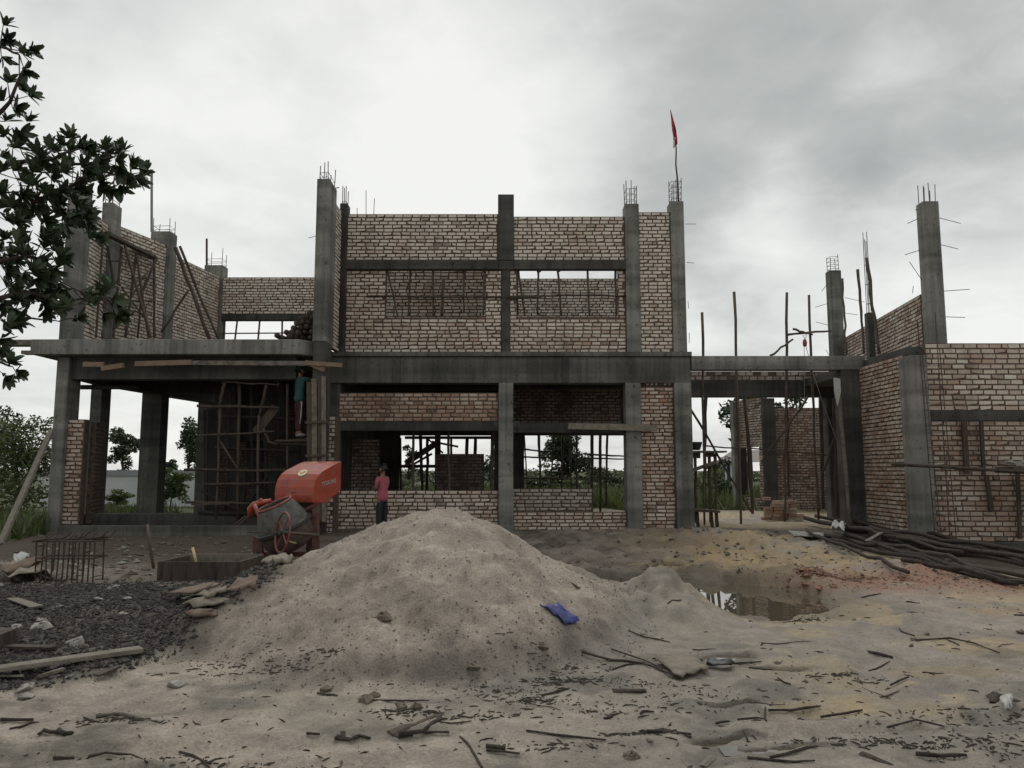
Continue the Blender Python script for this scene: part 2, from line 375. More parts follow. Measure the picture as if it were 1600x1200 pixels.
# ---- objects
WLOC = {}
def tag(o, label=None, cat=None, group=None, kind=None):
    if label: o['label'] = label
    if cat: o['category'] = cat
    if group: o['group'] = group
    if kind: o['kind'] = kind
    return o
def empty(name, loc, label, cat, group=None):
    o = bpy.data.objects.new(name, None); COL.objects.link(o)
    o.location = loc; o.empty_display_size = 0.2
    WLOC[o.name] = Vector(loc)
    return tag(o, label, cat, group, 'thing')
def link(name, me, wloc, parent=None):
    o = bpy.data.objects.new(name, me); COL.objects.link(o)
    WLOC[o.name] = Vector(wloc)
    if parent is not None:
        o.parent = parent; o.location = Vector(wloc) - WLOC[parent.name]
    else: o.location = wloc
    return o
class MB:
    def __init__(s): s.v, s.f = [], []
    def add(s, vs, fs):
        n = len(s.v); s.v += [tuple(p) for p in vs]; s.f += [tuple(i + n for i in q) for q in fs]; return s
    def box(s, x0, x1, y0, y1, z0, z1):
        if x0 > x1: x0, x1 = x1, x0
        return s.add([(x0, y0, z0), (x1, y0, z0), (x1, y1, z0), (x0, y1, z0), (x0, y0, z1), (x1, y0, z1), (x1, y1, z1), (x0, y1, z1)],
              [(0, 3, 2, 1), (4, 5, 6, 7), (0, 1, 5, 4), (1, 2, 6, 5), (2, 3, 7, 6), (3, 0, 4, 7)])
    def bar(s, p, q, w, h, up=(0, 0, 1), jit=0):
        p, q = Vector(p), Vector(q); d = (q - p).normalized(); up = Vector(up)
        if abs(d.dot(up)) > 0.97: up = Vector((0, 1, 0))
        a = d.cross(up).normalized(); b = a.cross(d)
        vs = []
        for c in (p, q):
            for i, j in ((-1, -1), (1, -1), (1, 1), (-1, 1)):
                vs.append(c + a * (i * w / 2) + b * (j * h / 2) + Vector([random.uniform(-jit, jit) for _ in range(3)]))
        return s.add(vs, [(0, 1, 2, 3), (7, 6, 5, 4), (0, 4, 5, 1), (1, 5, 6, 2), (2, 6, 7, 3), (3, 7, 4, 0)])
    def tube(s, pts, rad, n=7, jit=0.0):
        pts = [Vector(p) for p in pts]
        if not isinstance(rad, (list, tuple)): rad = [rad] * len(pts)
        vs, fs = [], []
        a = None
        for i, p in enumerate(pts):
            d = (pts[min(i + 1, len(pts) - 1)] - pts[max(i - 1, 0)]).normalized()
            if a is None:
                up = Vector((0, 0, 1)) if abs(d.z) < 0.9 else Vector((1, 0, 0))
                a = d.cross(up).normalized()
            else: a = (a - d * a.dot(d)).normalized()
            b = d.cross(a)
            for k in range(n):
                th = 2 * math.pi * k / n
                rr = rad[i] * (1 + random.uniform(-jit, jit))
                vs.append(p + a * (rr * math.cos(th)) + b * (rr * math.sin(th)))
        for i in range(len(pts) - 1):
            for k in range(n):
                fs.append((i * n + k, i * n + (k + 1) % n, (i + 1) * n + (k + 1) % n, (i + 1) * n + k))
        fs.append(tuple(range(n))[::-1]); fs.append(tuple(range((len(pts) - 1) * n, len(pts) * n)))
        return s.add(vs, fs)
    def prism(s, poly, off):
        """closed polygon (list of 3-D points) swept by vector off"""
        n = len(poly); off = Vector(off)
        vs = [Vector(p) for p in poly] + [Vector(p) + off for p in poly]
        fs = [tuple(range(n))[::-1], tuple(range(n, 2 * n))]
        for i in range(n): fs.append((i, (i + 1) % n, n + (i + 1) % n, n + i))
        return s.add(vs, fs)
    def lathe(s, prof, c, axis, n=28, cap=False):
        axis = Vector(axis).normalized(); c = Vector(c)
        up = Vector((0, 1, 0)) if abs(axis.y) < 0.9 else Vector((1, 0, 0))
        a = axis.cross(up).normalized(); b = axis.cross(a)
        vs = [c + axis * h + a * (r * math.cos(2 * math.pi * k / n)) + b * (r * math.sin(2 * math.pi * k / n)) for (r, h) in prof for k in range(n)]
        fs = [(i * n + k, i * n + (k + 1) % n, (i + 1) * n + (k + 1) % n, (i + 1) * n + k) for i in range(len(prof) - 1) for k in range(n)]
        if cap: fs += [tuple(range(n))[::-1], tuple(range((len(prof) - 1) * n, len(prof) * n))]
        return s.add(vs, fs)
    def build(s, name, m, parent=None, smooth=False, bevel=0, fix=True):
        V = np.array([tuple(p) for p in s.v], float)
        c = (V.min(0) + V.max(0)) / 2; c[2] = V[:, 2].min()
        me = bpy.data.meshes.new(name)
        me.from_pydata((V - c).tolist(), [], s.f)
        if fix:
            import bmesh
            bm = bmesh.new(); bm.from_mesh(me)
            bmesh.ops.recalc_face_normals(bm, faces=bm.faces); bm.to_mesh(me); bm.free()
        me.materials.append(m)
        if smooth: me.polygons.foreach_set('use_smooth', [True] * len(me.polygons))
        o = link(name, me, c, parent)
        if bevel:
            bv = o.modifiers.new('bevel', 'BEVEL'); bv.width = bevel; bv.segments = 2; bv.limit_method = 'ANGLE'
        return o
def crooked(p, q, r0, r1=None, n=6, amp=0.02):
    """a natural pole: points and radii"""
    p, q = Vector(p), Vector(q); r1 = r1 or r0 * 0.8
    L = (q - p).length; pts, rad = [], []
    for i in range(n + 1):
        t = i / n
        j = Vector([random.uniform(-amp, amp) for _ in range(3)]) if 0 < i < n else Vector()
        pts.append(p.lerp(q, t) + j); rad.append((r0 + (r1 - r0) * t) * random.uniform(0.9, 1.12))
    return pts, rad
def pole(name, p, q, r, m, parent=None, amp=0.02, n=6, r1=None):
    return MB().tube(*crooked(p, q, r, r1, n, amp), n=7).build(name, m, parent, smooth=True)
ROD = None
def rod(name, p, q, r, m, parent):
    """thin straight bar sharing one mesh"""
    global ROD
    if ROD is None:
        b = MB().tube([(0, 0, 0), (0, 0, 1)], 1.0, n=6); ROD = {}
        ROD['v'], ROD['f'] = b.v, b.f
    if m.name not in ROD:
        me = bpy.data.meshes.new('bar'); me.from_pydata(ROD['v'], [], ROD['f']); me.materials.append(m); ROD[m.name] = me
    p, q = Vector(p), Vector(q); d = q - p
    o = bpy.data.objects.new(name, ROD[m.name]); COL.objects.link(o)
    base = WLOC[parent.name] if parent is not None else Vector()
    o.parent = parent
    o.location = p - base
    o.rotation_mode = 'QUATERNION'; o.rotation_quaternion = d.to_track_quat('Z', 'Y')
    o.scale = (r, r, d.length)
    WLOC[o.name] = p
    return o

# ---- bricks
PROTO_V, PROTO_ME = [], []
BF = [(0, 1, 2, 3), (4, 7, 6, 5)[::1], (0, 4, 5, 1), (1, 5, 6, 2), (2, 6, 7, 3), (3, 7, 4, 0)]
BF = [(0, 1, 2, 3), (1, 5, 6, 2), (3, 2, 6, 7), (4, 0, 3, 7), (4, 5, 1, 0)]
for k in range(14):
    j = lambda a: random.uniform(-a, a)
    ja, jh = 0.014, 0.035
    fr = [[0 + abs(j(ja)), j(.003), 0 + abs(j(jh))], [1 - abs(j(ja)), j(.003), 0 + abs(j(jh))], [1 - abs(j(ja)), j(.003), 1 - abs(j(jh))], [0 + abs(j(ja)), j(.003), 1 - abs(j(jh))]]
    if k % 3 == 0:      # a chipped corner
        c = random.choice((0, 1, 2, 3)); fr[c][0] += (1 if c in (0, 3) else -1) * random.uniform(.03, .12); fr[c][2] += (1 if c in (0, 1) else -1) * random.uniform(.05, .3)
    bk = [[-.0, .06, 0], [1, .06, 0], [1, .06, 1], [0, .06, 1]]
    V = fr + bk
    PROTO_V.append(np.array(V, float))
    me = bpy.data.meshes.new('brick'); me.from_pydata([tuple(p) for p in V], [], BF); me.materials.append(brick_m)
    PROTO_ME.append(me)
def brick_wall(label, p0, p1, z0, z1, holes=(), thick=0.12, course=0.0925, L=0.226, red=0.35, dirt_shade=0.1, parts=True, ragged=0.0, parent=None, skip=None, name='brick_wall'):
    """masonry from p0 to p1 (front face on the right-hand side of that direction); holes are (s0,s1,z0,z1)"""
    p0, p1 = Vector((p0[0], p0[1])), Vector((p1[0], p1[1]))
    d = p1 - p0; ln = d.length; d.normalize(); nr = Vector((d.y, -d.x)); ang = math.atan2(d.y, d.x)
    mid = (p0 + p1) / 2
    root = parent if parent is not None else empty(name, (mid.x, mid.y, z0), label, 'brick wall')
    P = lambda s, dep, z: Vector((p0.x + d.x * s - nr.x * dep, p0.y + d.y * s - nr.y * dep, z))
    b = MB()
    ss = sorted({0.0, ln, *[max(0, min(ln, h[0])) for h in holes], *[max(0, min(ln, h[1])) for h in holes]})
    zs = sorted({z0, z1 - 0.003, *[max(z0, min(z1 - .003, h[2])) for h in holes], *[max(z0, min(z1 - .003, h[3])) for h in holes]})
    for i in range(len(ss) - 1):
        for k in range(len(zs) - 1):
            cs, cz = (ss[i] + ss[i + 1]) / 2, (zs[k] + zs[k + 1]) / 2
            if any(h[0] < cs < h[1] and h[2] < cz < h[3] for h in holes): continue
            q = [P(ss[i], .011, zs[k]), P(ss[i + 1], .011, zs[k]), P(ss[i + 1], thick, zs[k]), P(ss[i], thick, zs[k])]
            b.prism(q, (0, 0, zs[k + 1] - zs[k]))
    if b.v: b.build('mortar_bed', mortar, root)
    n = max(1, round((z1 - z0) / course)); ch = (z1 - z0) / n
    spans = []
    for k in range(n):
        za, zb = z0 + k * ch, z0 + (k + 1) * ch
        zc = (za + zb) / 2
        hs = sorted((h[0], h[1]) for h in holes if h[2] < zc < h[3])
        segs, cur = [], 0.0
        for a, e_ in hs:
            if a > cur: segs.append((cur, min(a, ln)))
            cur = max(cur, e_)
        if cur < ln: segs.append((cur, ln))
        off = (L / 2 if k % 2 else 0) + random.uniform(-.02, .02)
        s = -off
        while s < ln:
            Lb = L * random.uniform(.95, 1.05)
            if random.random() < .05: Lb = L * .5
            for a, e_ in segs:
                x0, x1 = max(s, a) + .004, min(s + Lb, e_)
                if x1 - x0 > .07:
                    if ragged and k == n - 1 and random.random() < ragged: continue
                    if skip and skip(x0, zc): continue
                    spans.append((x0, x1 - random.uniform(.018, .030), za + random.uniform(.004, .009), zb - random.uniform(.018, .025)))
            s += Lb
    cap = 300 if parts else 0
    keep = set(range(len(spans))) if len(spans) <= cap else set(random.sample(range(len(spans)), cap))
    if len(spans) > cap and cap:      # the bricks that show largest: nearest ones
        keep = set(sorted(range(len(spans)), key=lambda i: P(spans[i][0], 0, spans[i][2]).length)[:cap])
    SV, SF = [], []
    off = 0
    for i, (x0, x1, za, zb) in enumerate(spans):
        k = random.randrange(len(PROTO_V)); dep = random.uniform(-.006, .005)
        col = (red + random.uniform(-.1, .1), dirt_shade + random.uniform(-.06, .06), 0, 1)
        if i in keep:
            o = bpy.data.objects.new('brick', PROTO_ME[k]); COL.objects.link(o)
            o.parent = root
            w = P(x0, dep, za)
            o.location = w - WLOC[root.name]
            o.rotation_euler = (0, random.uniform(-.008, .008), ang + random.uniform(-.006, .006))
            o.scale = (x1 - x0, 1, zb - za)
            o.color = col
        else:
            v = PROTO_V[k] * np.array([x1 - x0, 1, zb - za])
            o_ = P(x0, dep, za)
            w = np.empty_like(v)
            w[:, 0] = o_.x + d.x * v[:, 0] - nr.x * v[:, 1]
            w[:, 1] = o_.y + d.y * v[:, 0] - nr.y * v[:, 1]
            w[:, 2] = o_.z + v[:, 2]
            SV.append(w); SF += [tuple(a + off for a in q) for q in BF]; off += 8
    if SV:
        b = MB(); b.v = np.concatenate(SV).tolist(); b.f = SF
        o = b.build('brickwork', brick_m, root, fix=False); o['kind'] = 'stuff'; o.color = (red, dirt_shade, 0, 1)
    return root

# ================================================================== GROUND
def color_mix(c, m, d): return c * (1 - m[..., None]) + np.array(d) * m[..., None]
def build_ground():
    ys = list(np.linspace(-40, 2.2, 12)) + list(np.geomspace(2.6, 23, 500)) + list(np.geomspace(23.6, 1500, 70))
    us = np.concatenate([-np.geomspace(1.02, 14, 36)[::-1], np.linspace(-1, 1, 500), np.geomspace(1.02, 14, 36)])
    Y = np.repeat(np.array(ys)[:, None], len(us), 1)
    wdt = 0.80 * np.maximum(np.abs(Y), 4.0)
    X = us[None, :] * wdt
    Z = hgt(X, Y)
    Z = np.where(Y > 60, np.minimum(Z, 0.2), Z)
    nv = X.size
    co = np.stack([X, Y, Z], -1).reshape(-1, 3).astype(np.float32)
    r, c = len(ys), len(us)
    i = (np.arange(r - 1)[:, None] * c + np.arange(c - 1)[None, :]).reshape(-1)
    q = np.stack([i, i + 1, i + c + 1, i + c], 1).astype(np.int32)
    me = bpy.data.meshes.new('ground')
    me.vertices.add(nv); me.vertices.foreach_set('co', co.ravel())
    me.loops.add(q.size); me.loops.foreach_set('vertex_index', q.ravel())
    me.polygons.add(len(q)); me.polygons.foreach_set('loop_start', np.arange(0, q.size, 4, dtype=np.int32))
    me.polygons.foreach_set('loop_total', np.full(len(q), 4, np.int32))
    me.polygons.foreach_set('use_smooth', np.ones(len(q), bool))
    me.update(calc_edges=True)
    # soil colours: what lies where
    C = np.zeros(X.shape + (3,)); C[:] = (0.375, 0.322, 0.270)
    n_a, n_b, n_c = fbm(X * .8, Y * .8, 4, 70), fbm(X * 2.2, Y * 2.2, 4, 71), fbm(X * 7, Y * 7, 3, 72)
    C *= (1 + 0.35 * n_b + 0.25 * n_c)[..., None]
    pm = sst(0.0, 0.25, 1 - pile_r(X, Y))
    wet = np.clip(0.60 + 1.1 * n_a + 0.5 * n_b, 0, 1) * (1 - pm)
    # wet grey sand in front, right of the pile
    gm = sst(-1, 1.2, X) * (1 - sst(9.5, 11, Y)) * (1 - pm)
    C = color_mix(C, gm * .9 * np.clip(.85 + 1.3 * n_a, 0, 1), (0.245, 0.216, 0.180))
    # pale clay patches
    cl = sst(.02, .10, n_a + .05 + 0.16 * n_c + .12 * n_b) * sst(1.2, 3.5, X) * (1 - pm)
    C = color_mix(C, cl * .85, (0.42, 0.33, 0.205))
    cl2 = sst(.0, .2, fbm(X * 1.1, Y * 1.1, 4, 77) + .11) * sst(11.2, 12, Y) * (1 - sst(16.5, 18, Y)) * sst(1.4, 3.0, X) * (1 - sst(7.0, 8.0, X))
    C = color_mix(C, cl2 * .85 * sst(-.12, .10, n_c + n_b), (0.40, 0.295, 0.18))
    # trodden dark soil before the facade
    ds = sst(10.5, 12.2, Y + 1.2 * n_a) * (1 - sst(-1, 3.0, X - 2.6 + 2 * n_a)) * (1 - pm)
    C = color_mix(C, ds * np.clip(.72 + 1.5 * n_b + n_c, .2, 1), (0.105, 0.084, 0.065))
    # brick-dust patch
    rd = np.exp(-(((X - 5.7 - 0.2 * (Y - 11.3)) / 1.9) ** 2 + ((Y - 11.2) / 1.05) ** 2) ** 1.5)
    rd2 = np.exp(-(((X - 7.0) / 1.6) ** 2 + ((Y - 11.0) / .7) ** 2) ** 1.5)
    C = color_mix(C, np.clip(rd * 1.1 + rd2, 0, 1) * np.clip(.75 + 1.6 * n_b + 1.2 * n_c, 0, 1), (0.29, 0.175, 0.125))
    # black gravel and dirty soil on the left
    gv = gravel_mask(X, Y)
    C = color_mix(C, gv * .95, (0.05, 0.045, 0.04))
    lf = (1 - sst(-4.2, -2.2, X + n_a)) * sst(9.5, 10.6, Y) * (1 - sst(22, 26, Y))
    C = color_mix(C, lf * .8 * (1 - gv), (0.115, 0.085, 0.066))
    wp = np.exp(-(((X + 6.6) / 1.3) ** 2 + ((Y - 12.3) / .8) ** 2))
    C = color_mix(C, wp * np.clip(.5 + 2.5 * n_b, 0, 1), (0.23, 0.2, 0.165))
    # near-black soil by the log pile
    lp = sst(6.2, 7.4, X - .0 + .5 * n_a - .55 * (14.2 - Y)) * sst(11.6, 12.3, Y) * (1 - sst(18, 20, Y))
    C = color_mix(C, lp * .9, (0.055, 0.046, 0.038))
    n_d = fbm(X * 16, Y * 16, 3, 73)
    for (cx, cy, sx, sy, col, k_) in ((2.45, 5.45, .75, .35, (.40, .31, .185), .9), (4.3, 7.2, .9, .4, (.40, .315, .20), .8), (3.0, 7.9, .35, .3, (.40, .32, .21), .7), (3.5, 6.3, .6, .22, (.36, .285, .18), .6), (4.0, 13.4, 1.1, 1.9, (.41, .305, .18), .85), (2.5, 12.9, .7, .6, (.36, .27, .16), .7), (6.0, 9.0, 1.0, .4, (.40, .30, .19), .7)):
        q = 1 - sst(.45, 1.1, np.sqrt(((X - cx) / sx) ** 2 + ((Y - cy) / sy) ** 2) + 1.1 * n_b + .5 * n_c)
        C = color_mix(C, q * k_, col)
    rt = np.zeros_like(X)
    for x0_, k_, sd_ in ((1.15, .28, 57), (2.35, .30, 58)):
        rt = np.maximum(rt, np.exp(-((X - x0_ - k_ * (Y - 4.5) + .3 * fbm(Y * .6, Y * 0 + sd_, 2, sd_)) / .16) ** 2))
    rt = rt * (1 - sst(8, 9, Y)) * sst(3, 4, Y) * (1 - pm); C = color_mix(C, rt * .6, (.30, .262, .218)); wet = np.maximum(wet, rt * .9)
    # greenish algae stains
    al = sst(.08, .2, fbm(X * 1.6, Y * 2.2, 4, 83)) * (1 - sst(7, 8, Y)) * (1 - pm)
    C = color_mix(C, al * .55, (0.105, 0.102, 0.082))
    sm = np.zeros_like(X)
    for (cx, cy, sx, sy) in ((.35, 6.1, .55, .25), (-.05, 5.85, .35, .2), (-.45, 5.55, .35, .16), (2.9, 4.95, .5, .12), (3.5, 5.0, .6, .12)):
        sm = np.maximum(sm, np.exp(-((X - cx) / sx) ** 2 - ((Y - cy) / sy) ** 2))
    C = color_mix(C, np.clip(sm * (.6 + 2.2 * n_b), 0, 1) * .8, (0.085, 0.082, 0.072))
    # damp foot and pocked face of the sand pile
    for (cx, cy, sx, sy, rot, lev) in PUDDLES:      # wet margins
        q = 1 - sst(.9, 1.75, np.sqrt(((X - cx) / sx) ** 2 + ((Y - cy) / sy) ** 2) + .7 * n_b)
        C = color_mix(C, q * .6, (0.12, 0.10, 0.075)); wet = np.maximum(wet, q)
    pd = sst(.0, .2, fbm(X * 1.3, Y * 1.3, 3, 88)) * pm
    C = color_mix(C, pd * .55, (0.20, 0.168, 0.135))
    ft = np.exp(-((pile_r(X, Y) - .93) / .09) ** 2) * np.clip(.4 + 3 * fbm(X * 1.8, Y * 1.8, 3, 89), 0, 1) * (Y < 9)
    C = color_mix(C, np.clip(ft, 0, 1) * .75, (0.115, 0.095, 0.078))
    pal = np.exp(-((pile_r(X, Y) - 1.16) / .14) ** 2) * np.clip(.5 + 2 * n_a, 0, 1) * (Y < 9)
    C = color_mix(C, pal * .6, (0.33, 0.29, 0.235))
    # meadow behind and beside the site
    fl = np.clip(sst(25, 29, Y + 3 * n_a) + sst(9.8, 10.8, -X + n_a) * sst(12.5, 15, Y) + sst(18, 20, X) + sst(14, 17, -X) * sst(9, 12, Y), 0, 1)
    C = color_mix(C, fl, (0.075, 0.085, 0.035))
    C *= (1 + .36 * n_c + .36 * n_d + .20 * n_b)[..., None]
    # wetness goes to alpha: 1 = glossy
    wetA = np.clip(wet * (.35 + .65 * gm), 0, 1) * (1 - pm) * (1 - fl)
    ca = me.color_attributes.new('soil', 'FLOAT_COLOR', 'POINT')
    ca.data.foreach_set('color', np.concatenate([np.clip(C, .01, .8), wetA[..., None]], -1).reshape(-1).astype(np.float32))
    m = bpy.data.materials.new('soil'); m.use_nodes = True
    t = m.node_tree; b = t.nodes['Principled BSDF']
    a = t.nodes.new('ShaderNodeAttribute'); a.attribute_name = 'soil'
    g = t.nodes.new('ShaderNodeNewGeometry')
    n = t.nodes.new('ShaderNodeTexNoise'); n.inputs['Scale'].default_value = 48; n.inputs['Detail'].default_value = 9; n.inputs['Roughness'].default_value = .75
    t.links.new(g.outputs['Position'], n.inputs['Vector'])
    mr = t.nodes.new('ShaderNodeMapRange'); mr.inputs['From Min'].default_value = .3; mr.inputs['From Max'].default_value = .7
    mr.inputs['To Min'].default_value = .55; mr.inputs['To Max'].default_value = 1.42
    t.links.new(n.outputs[0], mr.inputs[0])
    wmx = t.nodes.new('ShaderNodeMix'); t.links.new(a.outputs['Alpha'], wmx.inputs['Factor']); t.links.new(mr.outputs[0], wmx.inputs['A']); 
    mw = t.nodes.new('ShaderNodeMapRange'); mw.inputs['From Min'].default_value = .3; mw.inputs['From Max'].default_value = .7; mw.inputs['To Min'].default_value = .72; mw.inputs['To Max'].default_value = 1.16
    t.links.new(n.outputs[0], mw.inputs[0]); t.links.new(mw.outputs[0], wmx.inputs['B'])
    # grains and crumbs: tiny dark specks
    vo = t.nodes.new('ShaderNodeTexNoise'); vo.inputs['Scale'].default_value = 15; vo.inputs['Detail'].default_value = 7; vo.inputs['Roughness'].default_value = .8
    t.links.new(g.outputs['Position'], vo.inputs['Vector'])
    sp = t.nodes.new('ShaderNodeMapRange'); sp.inputs['From Min'].default_value = .30; sp.inputs['From Max'].default_value = .40
    sp.inputs['To Min'].default_value = .35; sp.inputs['To Max'].default_value = 1.0
    t.links.new(vo.outputs[0], sp.inputs[0])
    m1 = t.nodes.new('ShaderNodeVectorMath'); m1.operation = 'SCALE'; t.links.new(a.outputs['Color'], m1.inputs[0]); t.links.new(wmx.outputs['Result'], m1.inputs['Scale'])
    m2 = t.nodes.new('ShaderNodeVectorMath'); m2.operation = 'SCALE'; t.links.new(m1.outputs[0], m2.inputs[0]); t.links.new(sp.outputs[0], m2.inputs['Scale'])
    t.links.new(m2.outputs[0], b.inputs['Base Color'])
    rr = t.nodes.new('ShaderNodeMapRange'); rr.inputs['To Min'].default_value = .96; rr.inputs['To Max'].default_value = .30
    t.links.new(a.outputs['Alpha'], rr.inputs[0]); t.links.new(rr.outputs[0], b.inputs['Roughness'])
    b.inputs['Specular IOR Level'].default_value = .35
    bp = t.nodes.new('ShaderNodeBump'); bp.inputs['Strength'].default_value = .75; bp.inputs['Distance'].default_value = .03
    t.links.new(n.outputs[0], bp.inputs['Height']); t.links.new(bp.outputs[0], b.inputs['Normal'])
    me.materials.append(m)
    o = bpy.data.objects.new('ground', me); COL.objects.link(o); o['kind'] = 'structure'
    WLOC[o.name] = Vector()
build_ground()
# ---- puddles: still brown water lying in the dips
wm = bpy.data.materials.new('puddle water'); wm.use_nodes = True
b_ = wm.node_tree.nodes['Principled BSDF']
b_.inputs['Base Color'].default_value = (0.10, 0.082, 0.058, 1); b_.inputs['Roughness'].default_value = .015; b_.inputs['IOR'].default_value = 1.75
MAT['water'] = wm
for i, (cx, cy, sx, sy, rot, lev) in enumerate(PUDDLES):
    gx_ = sx * 1.35 + sy * abs(math.sin(rot)); gy_ = sy * 1.35 + sx * abs(math.sin(rot))
    x0, x1 = cx - gx_, cx + gx_
    if i == 0: x0 = PUDDLES[1][0] + .45
    if i == 1: x1 = cx + .448
    if i == 2: continue
    w = MB().add([(x0, cy - gy_, lev), (x1, cy - gy_, lev), (x1, cy + gy_, lev), (x0, cy + gy_, lev)], [(0, 1, 2, 3)]).build('puddle', wm, fix=False)
    w['kind'] = 'structure'

# ================================================================== BUILDING FRAMES
YF = 18.5
beam_m = mat('damp and shaded beam concrete', (0.15, 0.147, 0.13), 0.9, 0.3, 1.3, 0.35, 30, dark=(0.07, 0.068, 0.06), streak=True, cast=True)
def rebars(col_o, x0, x1, y0, y1, z, h, n=4, rings=3, r=.010):
    xs = [x0 + .05, x1 - .05]; yy = [y0 + .05, y1 - .05]
    pts = [(xs[0], yy[0]), (xs[1], yy[0]), (xs[1], yy[1]), (xs[0], yy[1]), ((xs[0] + xs[1]) / 2, yy[0]), ((xs[0] + xs[1]) / 2, yy[1])][:n]
    for (x, y) in pts:
        rod('rebar', (x, y, z - .05), (x + random.uniform(-.02, .02), y, z + h * random.uniform(.75, 1.15)), r, steel, col_o)
    for k in range(rings):
        zz = z + h * (.12 + .26 * k)
        MB().tube([(xs[0], yy[0], zz), (xs[1], yy[0], zz + .01), (xs[1], yy[1], zz), (xs[0], yy[1], zz + .01), (xs[0], yy[0] + .001, zz)], r * .7, n=5).build('stirrup', steel, col_o)
def column(par, x0, x1, y0, y1, z0, z1, m=None, rh=0, n=4, rings=3, lab=None):
    o = MB().box(x0, x1, y0, y1, z0, z1).build('column', m or concrete, par, bevel=.012)
    if rh: rebars(o, x0, x1, y0, y1, z1, rh, n, rings)
    if lab: o['label'] = lab
    return o
def block(par, name, x0, x1, y0, y1, z0, z1, m=None):
    return MB().box(x0, x1, y0, y1, z0, z1).build(name, m or concrete, par, bevel=.01)

G0 = -.35                                   # frames go into the ground
ZL, ZB = zat(550, YF), zat(598, YF)         # floor edge top, beam underside
main = empty('unfinished_building', (0.2, 21.5, 0), 'grey concrete frame of the two-storey middle block, floor beam and columns around brick panels', 'building')
# lower columns
cx = lambda a, b, y, Y=YF: (xat(a, y, Y), xat(b, y, Y))
C2 = cx(779, 802, 710); C3 = cx(979, 1003, 710); C4 = cx(1056, 1083, 710); C1 = cx(511, 527, 710)
column(main, *C2, YF, YF + .42, G0, ZB, lab='square lower column between the two wide bays')
column(main, *C3, YF, YF + .42, G0, ZB)
column(main, *C4, YF - .003, YF + .42, G0, ZB)
column(main, *C1, YF + .1, YF + .5, G0, ZB, concrete_dark)
# floor beam and its ledge
XB0, XB1 = C1[0], C4[1]
block(main, 'floor_beam', XB0, XB1, YF + .03, YF + .45, ZB, ZL - .11, beam_m)
block(main, 'floor_ledge', XB0, XB1 + .02, YF - .06, YF + .45, ZL - .108, ZL, beam_m)
block(main, 'header_beam', C3[1], C4[0], YF + .012, YF + .42, zat(586, YF), ZB - .002, beam_m)
bx0 = xat(640, 575, YF)
block(main, 'beam_stub', xat(613, 575, YF), xat(626, 575, YF), YF + .0, YF + .03, ZB, ZL - .12, concrete_dark)
block(main, 'beam_stub', xat(878, 575, YF), xat(889, 575, YF), YF + .0, YF + .03, ZB, ZL - .12, concrete_dark)
# floor slab of the first storey
block(main, 'floor_slab', XB0 + .1, XB1 - .05, YF + .46, 24.9, ZL - .26, ZL - .02, concrete_dark)
block(main, 'slab_joist', XB0 + .2, XB1 - .15, 21.4, 21.7, ZL - .6, ZL - .262, concrete_dark)
# upper columns
T = lambda py, Y=YF: zat(py, Y)
U2 = cx(778, 803, 360); U3 = cx(978, 1000, 420); U4 = cx(1050, 1071, 430)
column(main, *U2, YF + .02, YF + .42, T(406), T(303), concrete_dark, lab='blunt upper column without rebars')
xs = cx(784, 797, 480)
column(main, *xs, YF + .05, YF + .3, ZL, T(421), concrete_dark)
c_ = column(main, *U3, YF, YF + .42, ZL, T(318), concrete, .62, 6, 3)
c_ = column(main, *U4, YF, YF + .42, ZL, T(314), concrete, .58, 6, 4, lab='outer upper column carrying the flag pole')
for (a, b) in (((1071, 350), (1088, 350)), ((1073, 410), (1084, 411)), ((1075, 470), (1076, 482)), ((1077, 520), (1077, 536))):
    rod('tie_bar', at(*a, YF + .2), at(*b, YF + .2), .007, steel, c_)
UC1 = cx(528, 540, 430, YF - .05)
column(main, *UC1, YF - .03, YF + .3, ZL, T(318), concrete_dark, .5, 4, 1)
# lintels
block(main, 'lintel', UC1[1], U2[0], YF - .01, YF + .2, T(420.5), T(405.5), concrete_dark)
block(main, 'lintel', U2[1], U3[0], YF - .01, YF + .2, T(420.5), T(405.5), concrete_dark)
block(main, 'lintel', U2[0], U2[1], YF + .03, YF + .2, T(420.5), T(406.5), concrete_dark)
block(main, 'lintel', C1[1], C2[0] - .003, YF + .03, YF + .3, T(673), T(658), concrete_dark)
block(main, 'lintel', C2[1] + .003, C3[0] - .003, YF + .03, YF + .3, T(676), T(661), concrete_dark)
# lumps where the lintel pours through the column
for px in (776, 806):
    MB().lathe([(.0, -.03), (.10, -.02), (.13, .05), (.12, .2), (.0, .22)], at(px, 665, YF) + Vector((0, .05, 0)), (0, 1, 0), n=12).build('pour_lump', concrete_dark, main, smooth=True)
# front-left tall column with fin wall
XA0, XA1 = xat(494, 330, 16.9), xat(514, 330, 16.9)
cA = column(main, XA0, XA1, 16.9, 17.62, ZL - .0, zat(279, 16.9), concrete, .42, 6, 2, lab='tallest front column at the left corner of the middle block')
rod('tie_bar', at(482, 372, 17), at(493, 369, 17), .007, steel, cA)
rod('tie_bar', at(524, 294, 17.6), at(530, 293, 17.6), .012, steel, cA); rod('tie_bar', at(541, 327, 18.2), at(547, 327, 18.2), .012, steel, cA)
for (a, b) in (((572, 297), (572, 331)), ((585, 310), (584, 331)), ((558, 325), (558, 332))):
    rod('rebar', at(b[0], b[1] + 4, YF + .15), at(*a, YF + .15), .008, steel, main)
block(main, 'corner_column', XA0 + .02, XA1, 16.92, 17.5, G0, ZL - .001, concrete_dark)
